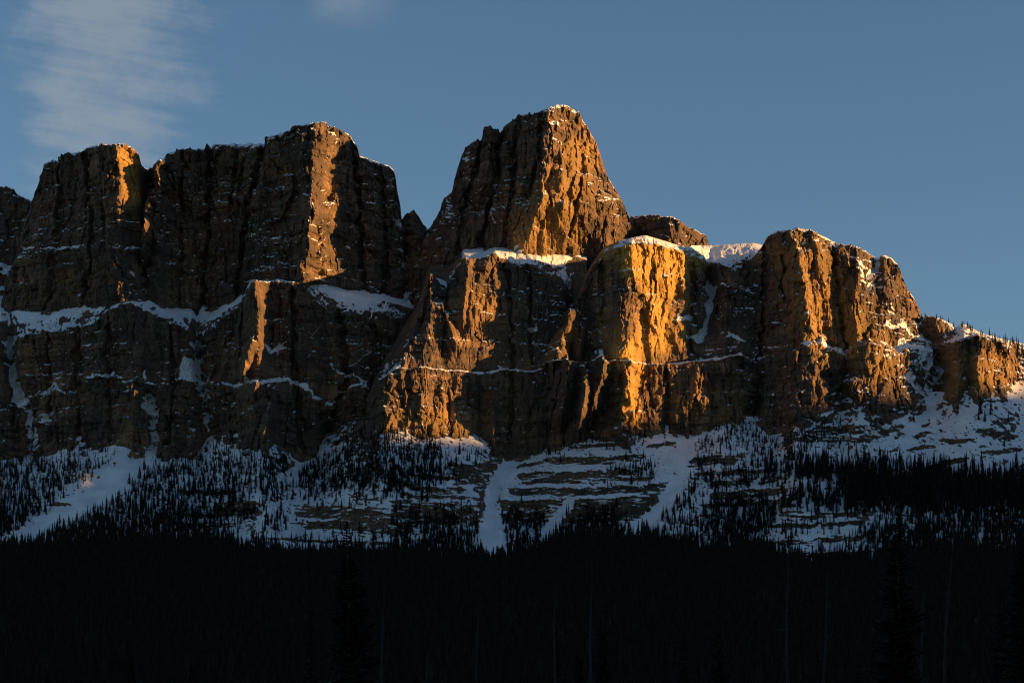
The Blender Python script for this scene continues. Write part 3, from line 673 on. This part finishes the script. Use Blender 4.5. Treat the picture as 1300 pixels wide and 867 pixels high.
# ----------------------------------------------------------------- valley floor rising to the apron
def ground_z(x, y):
    y = np.asarray(y, float)
    base = np.interp(y, [-20000, 0, 250, 500, 1000, 3300, 3540, 3700], [-5, 0, 0, 8, 55, 358, 378, 392])
    x = np.asarray(x, float)
    rough = 30 * fbm(x / 210, y / 260, x * 0 + 77, 3) * smooth(2900, 3500, y) + 6 * fbm(x / 240, y / 240, x * 0, 3) * smooth(300, 900, y) + 12 * fbm(x / 60, y / 90, x * 0 + 7, 2) * smooth(2900, 3500, y)
    edge = np.interp(650 + F * x / 3500.0, [-200, 0, 60, 200, 290, 318, 500, 600, 650, 720, 790, 880, 950, 1000, 1110, 1150, 1225, 1248, 1290, 1310, 1500], [700, 706, 690, 682, 690, 712, 708, 716, 712, 684, 676, 690, 694, 728, 730, 704, 692, 718, 718, 692, 690])
    return base + rough * .95 + (719 - edge) * 0.9 * smooth(2700, 3450, y)


def ground_material():
    t = NT('forest_floor')
    geo = t.n('ShaderNodeNewGeometry'); pos = geo.outputs['Position']
    n1 = t.noise(pos, 0.05, 5, 0.65)
    t.l(t.ramp(n1, [(0.35, (0.012, 0.013, 0.010)), (0.60, (0.03, 0.028, 0.02)), (0.70, (0.05, 0.045, 0.035)), (0.76, (0.30, 0.31, 0.33))]), t.b.inputs['Base Color'])
    t.b.inputs['Roughness'].default_value = 1.0
    t.b.inputs['Specular IOR Level'].default_value = 0.0
    return t.m


def build_ground():
    xs = np.concatenate([np.linspace(-9000, -1500, 20), np.linspace(-1400, 1400, 120), np.linspace(1500, 9000, 20)])
    ys = np.concatenate([np.linspace(-9000, -300, 20), np.linspace(-200, 3560, 160), np.linspace(3700, 9000, 12)])
    X, Y = np.meshgrid(xs, ys)
    Z = ground_z(X, Y)
    Z = np.where(Y > 3560, 300.0, Z)
    o = grid_object('ground', X, Y, Z, ground_material())
    tag(o, 'dark forested valley floor rising towards the mountain', 'ground', None, 'structure')


build_ground()

# neighbouring range outside the frame to the right: its shadow is what keeps the valley dark
def build_range():
    ys = np.linspace(-4000, 7000, 160)
    ts = np.linspace(0, 1, 40)
    Yg, Tg = np.meshgrid(ys, ts)
    crest = RANGE_Z + 22 * fbm(Yg / 500, Yg * 0, Yg * 0 + 2, 4)
    Xg = 3200 + 3600 * Tg
    Zg = crest * (1 - np.abs(Tg - .5) * 2) + 30 * fbm(Xg / 200, Yg / 200, Xg * 0, 4) * np.clip(np.abs(Tg - .5) * 6, 0, 1)
    nzv, _ = normal_z(Xg, Yg, Zg)
    o = grid_object('hills', Xg, Yg, Zg, ROCK, {'snow': Xg * 0 + .3, 'ochre': Xg * 0})
    tag(o, 'dark neighbouring range outside the frame to the right', 'hills', None, 'structure')


RANGE_Z = 1220.0
build_range()


# ----------------------------------------------------------------- trees
def needle_material():
    t = NT('spruce_needles')
    oi = t.n('ShaderNodeObjectInfo')
    geo = t.n('ShaderNodeNewGeometry')
    n = t.noise(geo.outputs['Position'], 0.12, 3)
    n2 = t.noise(geo.outputs['Position'], 1.3, 3)
    c = t.ramp(n, [(0.32, (0.008, 0.009, 0.009)), (0.52, (0.020, 0.020, 0.017)), (0.70, (0.045, 0.037, 0.026))])
    c = t.mix(0.5, c, t.ramp(n2, [(0.3, (0.5, 0.5, 0.5)), (0.7, (1.0, 1.0, 1.0))]), 'MULTIPLY')
    t.l(c, t.b.inputs['Base Color'])
    t.b.inputs['Roughness'].default_value = 0.9
    t.b.inputs['Specular IOR Level'].default_value = 0.05
    return t.m


def bark_material(name, c0, c1):
    t = NT(name)
    geo = t.n('ShaderNodeNewGeometry')
    n = t.noise(t.mapping(geo.outputs['Position'], (9, 9, 1.6)), 1.0, 5, .65)
    t.l(t.ramp(n, [(0.3, c0), (0.7, c1)]), t.b.inputs['Base Color'])
    t.b.inputs['Roughness'].default_value = 0.95
    bmp = t.n('ShaderNodeBump'); bmp.inputs['Strength'].default_value = .6; bmp.inputs['Distance'].default_value = .05
    t.l(n, bmp.inputs['Height']); t.l(bmp.outputs['Normal'], t.b.inputs['Normal'])
    return t.m


NEEDLE = needle_material()
BARK = bark_material('spruce_bark', (0.03, 0.025, 0.02), (0.09, 0.075, 0.06))
DEADWOOD = bark_material('weathered_deadwood', (0.006, 0.006, 0.006), (0.026, 0.025, 0.024))
rng = np.random.default_rng(11)


def small_spruce(levels, fronds, r, seed, ragged=0.35):
    """Unit-height spire built of drooping fronds; returns vertices and triangles."""
    g = np.random.default_rng(seed)
    V = []; Fc = []
    def tri(a, b, c):
        k = len(V); V.extend([a, b, c]); Fc.append((k, k + 1, k + 2))
    # stem
    for i in range(3):
        a0, a1 = 2 * math.pi * i / 3, 2 * math.pi * (i + 1) / 3
        tri((.012 * math.cos(a0), .012 * math.sin(a0), -.04), (.012 * math.cos(a1), .012 * math.sin(a1), -.04), (0, 0, 1.0))
    for l in range(levels):
        t = (l + .3) / levels
        z = .05 + .95 * t
        rad = r * (1 - t) ** .8 * (.8 + .5 * g.random()) + .008
        a = g.random() * 6.28
        for k in range(fronds):
            an = a + 6.283 * k / fronds + g.normal() * .25
            rr = rad * (1 - ragged + 2 * ragged * g.random())
            hw = 3.4 / fronds * .62
            dz = .6 * rr + .03 + .25 / levels
            tip = (rr * math.cos(an), rr * math.sin(an), z - dz * .55)
            up = 1.35 / levels
            b0 = (rr * .42 * math.cos(an - hw), rr * .42 * math.sin(an - hw), z - .1 / levels)
            b1 = (rr * .42 * math.cos(an + hw), rr * .42 * math.sin(an + hw), z - .1 / levels)
            tri((0, 0, z + up), b0, tip); tri((0, 0, z + up), tip, b1)
    return np.array(V, np.float32), np.array(Fc, np.int32)


PROTO = [small_spruce(11, 6, r, 50 + i) for i, r in enumerate((.12, .145, .10, .17, .13, .155))]
PROTO_LOW = [small_spruce(6, 4, r, 80 + i) for i, r in enumerate((.13, .16, .115, .18))]


def surf_at(S, px, row):
    """A point of a massif near a photo position, taken from its own grid."""
    j = np.argmin(np.abs(S['px'][0] - px)); i = np.argmin(np.abs(S['row'][:, j] - row))
    return S['X'][i, j], S['Y'][i, j], S['Z'][i, j]


def apron_at(px, row):
    px1, e, dep, X, Y, Z = AP
    j = np.clip(np.round((px - px1[0]) / (px1[1] - px1[0])).astype(int), 0, len(px1) - 1)
    i = np.clip(np.round((row - e[j]) / (752 - e[j]) * (X.shape[0] - 1)).astype(int), 0, X.shape[0] - 1)
    return np.stack([X[i, j], Y[i, j], Z[i, j]], 1)


# how thick the wood is on the apron: photo row -> (x from, x to, density 0-9)
WOOD = {540: [(470, 560, 2), (735, 815, 4), (910, 965, 5), (1040, 1075, 6)],
        550: [(450, 560, 5), (730, 820, 7), (880, 965, 6), (965, 1075, 5)],
        560: [(30, 60, 2), (125, 155, 2), (250, 335, 3), (430, 560, 7), (570, 595, 2), (690, 722, 5), (735, 800, 4), (880, 990, 6), (1000, 1062, 5), (1070, 1100, 1)],
        570: [(0, 40, 3), (60, 110, 5), (110, 155, 3), (205, 335, 5), (428, 560, 8), (560, 600, 4), (690, 722, 4), (960, 1010, 6), (1090, 1110, 2)],
        580: [(-250, 120, 6), (120, 140, 4), (205, 360, 6), (395, 560, 9), (560, 600, 4), (880, 960, 2), (960, 1040, 5), (1040, 1160, 3)],
        590: [(-250, 120, 7), (185, 370, 7), (388, 560, 9), (560, 600, 4), (780, 830, 6), (880, 920, 4), (930, 1050, 6), (1050, 1130, 4), (1150, 1240, 2)],
        600: [(-250, 110, 7), (120, 135, 3), (180, 370, 7), (378, 560, 9), (560, 580, 5), (790, 830, 6), (890, 1000, 6), (1000, 1130, 7), (1150, 1230, 6), (1230, 1610, 3)],
        610: [(-250, 90, 7), (170, 330, 7), (330, 370, 5), (378, 540, 9), (540, 570, 3), (780, 800, 3), (880, 960, 5), (1005, 1040, 4), (1075, 1240, 8), (1240, 1610, 6)],
        620: [(-250, 80, 6), (160, 330, 6), (340, 440, 5), (440, 560, 4), (860, 900, 6), (900, 1000, 2), (1010, 1040, 3), (1075, 1610, 9)],
        630: [(-250, 70, 6), (150, 250, 6), (250, 330, 5), (330, 560, 2), (860, 885, 6), (900, 980, 2), (1000, 1060, 5), (1075, 1610, 9)],
        640: [(-250, 60, 8), (140, 230, 7), (230, 320, 5), (330, 600, 1), (640, 700, 2), (835, 870, 5), (900, 1000, 8), (1000, 1075, 5), (1075, 1610, 9)],
        650: [(-250, 50, 9), (110, 230, 8), (230, 320, 6), (320, 380, 3), (560, 600, 3), (640, 690, 5), (730, 790, 7), (840, 900, 5), (900, 990, 8), (1000, 1080, 3), (1130, 1160, 5), (1160, 1610, 8)],
        660: [(-250, 30, 9), (90, 230, 9), (230, 290, 8), (320, 370, 4), (500, 600, 6), (640, 690, 8), (720, 790, 9), (830, 900, 4), (900, 980, 8), (990, 1100, 1), (1130, 1160, 5), (1200, 1610, 9)],
        670: [(-250, 20, 9), (60, 280, 9), (295, 310, 2), (320, 360, 4), (500, 610, 7), (640, 690, 8), (700, 790, 9), (800, 870, 4), (890, 960, 9), (960, 1000, 5), (1000, 1080, 3), (1100, 1610, 9)],
        680: [(-250, 0, 6), (40, 280, 9), (290, 320, 3), (330, 500, 2), (500, 600, 7), (645, 660, 4), (660, 700, 8), (700, 780, 9), (790, 900, 6), (900, 960, 9), (970, 1060, 2), (1090, 1610, 8)],
        690: [(-250, 290, 9), (290, 340, 6), (340, 500, 3), (500, 605, 8), (605, 645, 4), (645, 960, 9), (970, 1080, 1), (1090, 1150, 7), (1150, 1240, 9), (1240, 1290, 4), (1290, 1610, 9)],
        720: [(-250, 600, 9), (600, 655, 5), (655, 980, 9), (980, 1110, 5), (1110, 1610, 9)], 730: [(-250, 1610, 8)], 740: [(-250, 1610, 8)],
        710: [(-250, 600, 9), (600, 655, 5), (655, 980, 9), (980, 1110, 2), (1110, 1240, 9), (1240, 1285, 4), (1285, 1610, 9)],
        700: [(-250, 340, 9), (340, 500, 6), (500, 605, 9), (605, 650, 6), (650, 970, 9), (970, 1120, 2), (1130, 1240, 9), (1240, 1290, 5), (1290, 1610, 9)]}


def scatter_apron():
    P = []
    for r0, spans in WOOD.items():
        for x0, x1, d in spans:
            n = rng.poisson(d ** 1.15 * 3.6 * (x1 - x0) / 26)
            px = rng.uniform(x0, x1, n) + rng.normal(0, 9, n); row = rng.uniform(r0 - 3, r0 + 13, n) + rng.normal(0, 4, n)
            # trees stand in clumps
            keep = 1.0 * perlin(px / 20, row / 14, px * 0 + 60) + .8 * perlin(px / 8.5, row / 42, px * 0 + 66) + rng.normal(0, .25, n) > -.85 + (9 - d) * .10
            for pts, wd, dp in CHUTES:
                keep &= (seg_dist(px, row, pts)[0] > wd * .8) | (rng.random(n) < .06)
            px, row = px[keep], row[keep]
            e = np.interp(px, AP[0], AP[1]); ok = row > e + 9
            px, row = px[ok], row[ok]
            p = apron_at(px, row)
            big = smooth(960, 1060, px) * smooth(560, 600, row)
            h = (6 + 15 * rng.random(len(px)) ** 1.5) * (1 + .85 * big * smooth(655, 630, row)) * (.85 + .3 * smooth(560, 640, row))
            P.append(np.concatenate([p, h[:, None], px[:, None], row[:, None]], 1))
    # fingers of forest reaching up out of the valley
    n = 5200
    px = rng.uniform(-250, 1610, n); row = 722 - 75 * rng.random(n) ** 1.4
    top = 706 - 62 * np.clip(perlin(px / 34, px * 0 + 4, px * 0) * 1.3 + .4 * perlin(px / 11, px * 0 + 6, px * 0) + .15, 0, 1) + rng.normal(0, 5, n)
    keep = (row > top) & ~((px > 335) & (px < 500) & (row < 702)) & ~((px > 965) & (px < 1112)) & ~((px > 1238) & (px < 1290))
    for pts, wd, dp in CHUTES: keep &= seg_dist(px, row, pts)[0] > wd
    px, row = px[keep], row[keep]
    P.append(np.concatenate([apron_at(px, row), (9 + 17 * rng.random(len(px)) ** 1.5)[:, None], px[:, None], row[:, None]], 1))
    return np.concatenate(P)


def scatter_valley():
    ys = []
    y = 640.0
    out = []
    while y < 3620:
        step = 11.0 if y > 1200 else 9.0
        step *= 1 - .3 * float(smooth(2800, 3400, y))
        half = .30 * y + 60
        n = int(2 * half / step)
        x = np.linspace(-half, half, n) + rng.uniform(-.6, .6, n) * step
        yv = y + rng.uniform(-.6, .6, n) * step
        keep = perlin(x / 120, yv / 120, x * 0 + 4) + rng.normal(0, .3, n) > -.75
        x, yv = x[keep], yv[keep]
        h = (9 + (17 + 13 * float(smooth(2900, 3400, y))) * rng.random(len(x)) ** 2.0) * (.85 + .25 * perlin(x / 150, yv / 150, x * 0 + 14))
        out.append(np.stack([x, yv, ground_z(x, yv) - .5, h], 1))
        y += step
    return np.concatenate(out)


def merge_trees(P, protos, wide=1.0):
    Vs, Fs, base = [], [], 0
    which = rng.integers(0, len(protos), len(P))
    for k, (V, Fc) in enumerate(protos):
        Q = P[which == k]
        if not len(Q): continue
        a = rng.uniform(0, 6.283, len(Q)); c, s_ = np.cos(a)[:, None], np.sin(a)[:, None]
        h = Q[:, 3:4]; wd = h * rng.uniform(.8, 1.25, (len(Q), 1)) * wide
        lean = rng.normal(0, .02, (len(Q), 2))
        x = (V[:, 0] * c - V[:, 1] * s_) * wd + Q[:, 0:1] + lean[:, :1] * V[:, 2] * h
        y = (V[:, 0] * s_ + V[:, 1] * c) * wd + Q[:, 1:2] + lean[:, 1:] * V[:, 2] * h
        z = V[:, 2] * h + Q[:, 2:3]
        co = np.stack([x, y, z], -1).reshape(-1, 3)
        f = (Fc[None] + (np.arange(len(Q)) * len(V))[:, None, None]).reshape(-1, 3) + base
        Vs.append(co); Fs.append(f); base += len(co)
    return np.concatenate(Vs), np.concatenate(Fs)


SLOPE = scatter_apron()
VALLEY = scatter_valley()

# rows of tiny trees on the ledges and the skyline at the right
LEDGE = []
for (x0, y0, x1, y1, n, h0, h1, S) in ((202, 402, 246, 424, 26, 5, 10, None), (676, 336, 702, 342, 9, 6, 11, S3), (655, 336, 712, 352, 8, 4, 8, S3)):
    for _ in range(n):
        t = rng.random()
        if S is None: continue
        p = surf_at(S, x0 + (x1 - x0) * t, y0 + (y1 - y0) * t - 2)
        LEDGE.append((*p, rng.uniform(h0, h1)))
SKYLINE = []
topM6 = pl([(1148, 440), (1165, 412), (1176, 402), (1194, 405), (1207, 412), (1213, 417), (1223, 412), (1239, 421), (1258, 428), (1300, 438), (1380, 446)])
for k in range(330):
    x = rng.uniform(1174, 1330) if k < 40 else rng.uniform(1228, 1460)
    r = topM6(x) + rng.uniform(0, 3 if x < 1236 else 26)
    p = surf_at(M6, x, r)
    SKYLINE.append((*p, rng.uniform(7, 13) if x < 1236 else rng.uniform(9, 19), x, r))
SKYLINE = np.array(SKYLINE)


def tree_mesh(name, proto):
    me = bpy.data.meshes.new(name)
    V, Fc = proto
    me.from_pydata(V.tolist(), [], Fc.tolist())
    me.materials.append(NEEDLE)
    return me


TM_ = [tree_mesh('spruce_tree', p) for p in PROTO]


def plant(p, h, label, group, k=None):
    o = bpy.data.objects.new('spruce_tree', TM_[int(rng.integers(0, len(TM_))) if k is None else k])
    COL.objects.link(o)
    o.location = (float(p[0]), float(p[1]), float(p[2]))
    wd = h * rng.uniform(.85, 1.25)
    o.scale = (wd, wd, h)
    o.rotation_euler = (rng.normal(0, .015), rng.normal(0, .015), rng.uniform(0, 6.28))
    tag(o, label, 'tree', group)
    return o


# single trees: the ridge-top row, the tallest on the right-hand snow, and lone ones on the white slopes
for q in SKYLINE[:46]:
    plant(q[:3], q[3], 'small dark spruce on the ridge crest at the right edge, against the sky', 'ridge-top spruces at the right edge')
lone = [(1258, 521, 30), (1243, 528, 27), (1250, 530, 22), (1280, 528, 21), (1275, 560, 18), (1160, 530, 16), (1245, 520, 34)]
for x, r, h in lone:
    plant(apron_at(np.array([x]), np.array([r + 6]))[0], h, 'lone dark spruce on the open snow under the right-hand knolls', 'lone spruces on the right-hand snow slope')
order = np.argsort(-SLOPE[:, 3])
pick = np.zeros(len(SLOPE), bool)
cnt = {'r': 0, 'c': 0, 'l': 0}
for i in order:
    px, row = SLOPE[i, 4], SLOPE[i, 5]
    if px > 960 and row > 560 and cnt['r'] < 70: k = 'r'
    elif 430 < px < 600 and row < 625 and cnt['c'] < 40: k = 'c'
    elif px < 400 and row < 660 and cnt['l'] < 40: k = 'l'
    else: continue
    cnt[k] += 1; pick[i] = True
    lab, grp = {'r': ('tall black spruce in the dense belt below the right-hand snow slope', 'tall spruces below the right-hand snow slope'),
                'c': ('dark spruce on the snowy shoulder directly under the sunlit central buttress', 'spruces under the central buttress'),
                'l': ('dark spruce beside the long white snow chute at the left', 'spruces beside the left snow chute')}[k]
    plant(SLOPE[i, :3], SLOPE[i, 3], lab, grp)
near = VALLEY[:, 1] < 860
NEAR = VALLEY[near]
sel = rng.permutation(len(NEAR))[:70]
selm = np.zeros(len(NEAR), bool); selm[sel] = True
for q in NEAR[selm]:
    plant(q[:3], q[3], 'black spruce in the shaded valley forest along the bottom edge', 'valley spruces along the bottom edge')

Va, Fa = merge_trees(np.concatenate([SLOPE[~pick][:, :4], SKYLINE[46:, :4], np.array(LEDGE)]), PROTO)
Vb, Fb = merge_trees(np.concatenate([VALLEY[~near], NEAR[~selm]]), PROTO_LOW)
fo = tri_object('forest', np.concatenate([Va, Vb]), np.concatenate([Fa, Fb + len(Va)]), NEEDLE)
tag(fo, 'black spruce forest filling the valley and the lower slopes', 'forest', None, 'stuff')
print('trees', len(SLOPE), len(VALLEY), len(NEAR), pick.sum())


# ----------------------------------------------------------------- tall near trees
def tube(V, Fc, pts, radii, n=8):
    k0 = len(V)
    for (x, y, z), r in zip(pts, radii):
        for i in range(n):
            a = 2 * math.pi * i / n
            V.append((x + r * math.cos(a), y + r * math.sin(a), z))
    for j in range(len(pts) - 1):
        for i in range(n):
            a, b = k0 + j * n + i, k0 + j * n + (i + 1) % n
            Fc.append((a, b, b + n)); Fc.append((a, b + n, a + n))


def limb(V, Fc, p0, p1, r0, r1):
    """Thin three-sided bare branch."""
    p0 = np.array(p0); p1 = np.array(p1); d = p1 - p0; d /= np.linalg.norm(d)
    u = np.cross(d, (0, 0, 1.0)); u /= np.linalg.norm(u) + 1e-9; v = np.cross(d, u)
    k = len(V)
    for p, r in ((p0, r0), (p1, r1)):
        for i in range(3):
            a = 2.094 * i
            V.append(tuple(p + r * (u * math.cos(a) + v * math.sin(a))))
    for i in range(3):
        a, b = k + i, k + (i + 1) % 3
        Fc.append((a, b, b + 3)); Fc.append((a, b + 3, a + 3))


def spruce_meshes(seed, H=25.0, spread=2.6, bare=.10):
    g = np.random.default_rng(seed)
    V, Fc = [], []
    zs = np.linspace(-.5, H, 9)
    tube(V, Fc, [(.15 * math.sin(z * .2 + seed), .12 * math.cos(z * .17), z) for z in zs], [.30 * (1 - (z + .5) / (H + .8)) + .015 for z in zs])
    trunk = (V, Fc)
    V, Fc = [], []
    z = H * bare
    while z < H - .1:
        t = z / H
        L = spread * min(1.0, (1 - t) ** .75 * 1.15) * (.75 + .5 * g.random()) + .12
        nb = 5 if t > .85 else 7
        a0 = g.random() * 6.28
        for k in range(nb):
            if g.random() < .12: continue
            an = a0 + 6.283 * k / nb + g.normal() * .3
            ll = L * g.uniform(.55, 1.25)
            droop = g.uniform(.25, .6) * (1 - t * .9)
            ns = 5
            ca, sa = math.cos(an), math.sin(an)
            prev = None
            for s_ in range(ns + 1):
                q = s_ / ns
                x = ll * q
                zz = z - droop * ll * q + .28 * ll * q * q
                wdt = .42 * ll * (1 - q) ** .8 * (.35 + .65 * min(1, q * 4)) * g.uniform(.65, 1.3) + .02
                jz = g.normal() * .05
                c = (x * ca, x * sa, zz + jz)
                lft = (x * ca - wdt * sa + .15 * ca * wdt, x * sa + wdt * ca, zz - .35 * wdt + g.normal() * .05)
                rgt = (x * ca + wdt * sa, x * sa - wdt * ca, zz - .35 * wdt + g.normal() * .05)
                kk = len(V)
                V.extend([lft, c, rgt])
                if prev is not None:
                    p = prev
                    if g.random() > .10: Fc.extend([(p, p + 1, kk + 1), (p, kk + 1, kk)])
                    if g.random() > .10: Fc.extend([(p + 1, p + 2, kk + 2), (p + 1, kk + 2, kk + 1)])
                prev = kk
            # hanging twigs
            for _ in range(3):
                q = g.uniform(.3, .95); x = ll * q; zz = z - droop * ll * q + .28 * ll * q * q
                kk = len(V); w_ = .10 * ll
                V.extend([(x * ca - w_ * sa, x * sa + w_ * ca, zz), (x * ca + w_ * sa, x * sa - w_ * ca, zz), (x * ca, x * sa, zz - g.uniform(.2, .55) * (1.2 - t))])
                Fc.append((kk, kk + 1, kk + 2))
        z += .36 * (1.15 - .55 * t)
    k = len(V); V.extend([(-.03, 0, H - .5), (.03, 0, H - .5), (0, 0, H + .5)]); Fc.append((k, k + 1, k + 2))
    return trunk, (V, Fc)


def snag_meshes(seed, H=25.0, lean=0.0):
    g = np.random.default_rng(seed)
    zs = np.linspace(-.5, H, 12)
    path = lambda z: (lean * z + .12 * math.sin(z * .35 + seed), .1 * math.cos(z * .3), z)
    V, Fc = [], []
    tube(V, Fc, [path(z) for z in zs], [.25 * (1 - (z + .5) / (H + 1.5)) + .03 for z in zs], 7)
    trunk = (V, Fc)
    limbs = []
    for _ in range(16):
        V, Fc = [], []
        z = g.uniform(.3, .97) * H
        a = g.random() * 6.28; L = g.uniform(.5, 2.2) * (1.15 - z / H)
        p = path(z)
        limb(V, Fc, p, (p[0] + L * math.cos(a), p[1] + L * math.sin(a), z + g.uniform(-.5, .15) * L), .07, .02)
        limbs.append((V, Fc))
    return trunk, limbs


def mesh_from(name, vf, mat):
    me = bpy.data.meshes.new(name); me.from_pydata(vf[0], [], vf[1]); me.materials.append(mat); return me


SPR = []
for i, sp_ in enumerate((2.5, 3.1, 2.0)):
    tr, cr = spruce_meshes(300 + i, spread=sp_)
    SPR.append((mesh_from('trunk', tr, BARK), mesh_from('crown', cr, NEEDLE)))


def hero(px, top, d, kind, label, group, k=0, lean=0.0, wide=1.0):
    x = (px - 650) / F * d
    gz = float(ground_z(x, d))
    H = (HR - top) / F * d + EYE - gz
    root = bpy.data.objects.new('spruce_tree' if kind == 'live' else 'dead_tree', None)
    COL.objects.link(root)
    root.location = (x, d, gz)
    tag(root, label, 'tree', group)
    if kind == 'live':
        parts = (('trunk', SPR[k][0]), ('crown', SPR[k][1])); sc = (H / 25 * wide, H / 25 * wide, H / 25.5)
    else:
        tr, br = snag_meshes(400 + int(px), H, lean)
        parts = (('trunk', mesh_from('trunk', tr, DEADWOOD)), *(('branch', mesh_from('branch', b_, DEADWOOD)) for b_ in br)); sc = (1, 1, 1)
    for nm, me in parts:
        o = bpy.data.objects.new(nm, me); COL.objects.link(o); o.parent = root
        o.scale = sc
        if kind == 'live': o.rotation_euler = (0, 0, px * .7)


G1 = 'tall near trees along the bottom of the view'
for a in (
    (440, 654, 190, 'live', 'tallest black spruce left of centre, its tip over the pale rock bands', 0, 0, 1.15),
    (457, 682, 205, 'live', 'black spruce close behind the tallest one left of centre', 1, 0, .95),
    (393, 722, 240, 'live', 'slim black spruce left of the tall pair near centre', 2, 0, .6),
    (166, 803, 260, 'live', 'low black spruce tip in the bottom left corner', 0, 0, .9),
    (528, 824, 250, 'live', 'short black spruce at the bottom edge right of the tall pair', 1, 0, .7),
    (764, 750, 210, 'live', 'black spruce beside the bare snag in the middle', 0, 0, .9),
    (706, 783, 215, 'live', 'black spruce with bleached trunk top in the middle', 2, 0, 1.0),
    (735, 800, 230, 'live', 'small black spruce between the two middle snags', 1, 0, .8),
    (867, 771, 230, 'live', 'black spruce with blunt tip right of the middle snags', 0, 0, .8),
    (911, 763, 240, 'live', 'broad black spruce left of the thin grey snag', 1, 0, .8),
    (1140, 644, 185, 'live', 'broad tall black spruce in front of the right-hand snow patches', 1, 0, 1.15),
    (1296, 662, 170, 'live', 'tall black spruce cut by the right edge', 0, 0, 1.2),
    (1270, 722, 200, 'live', 'black spruce leaning on the tree at the right edge', 2, 0, 1.1),
    (1090, 800, 240, 'live', 'short black spruce left of the broad tall one at the right', 2, 0, .9),
    (486, 740, 200, 'dead', 'thin bare trunk right of the tall spruce pair', 0, 0, 1),
    (606, 782, 190, 'dead', 'thin bare snag with stubby branches left of the middle', 0, 0, 1),
    (705, 742, 190, 'dead', 'bleached bare snag rising out of the middle spruce', 0, 0, 1),
    (751, 713, 190, 'dead', 'tallest bare snag in the middle with short side branches', 0, .004, 1),
    (1000, 694, 195, 'dead', 'tall straight grey snag over the right-hand snow patches', 0, 0, 1),
    (1052, 724, 200, 'dead', 'grey snag leaning to the right', 0, .055, 1),
    (1171, 750, 200, 'dead', 'short bare snag right of the broad tall spruce', 0, 0, 1),
    (1210, 672, 200, 'dead', 'long thin snag leaning right near the right edge', 0, .06, 1),
):
    px, top, d, kind, label, k, lean, wide = a
    if lean: px = px - lean * ((HR - top) / F * d + EYE) / d * F
    hero(px, top, d, kind, label, G1, k, lean, wide)
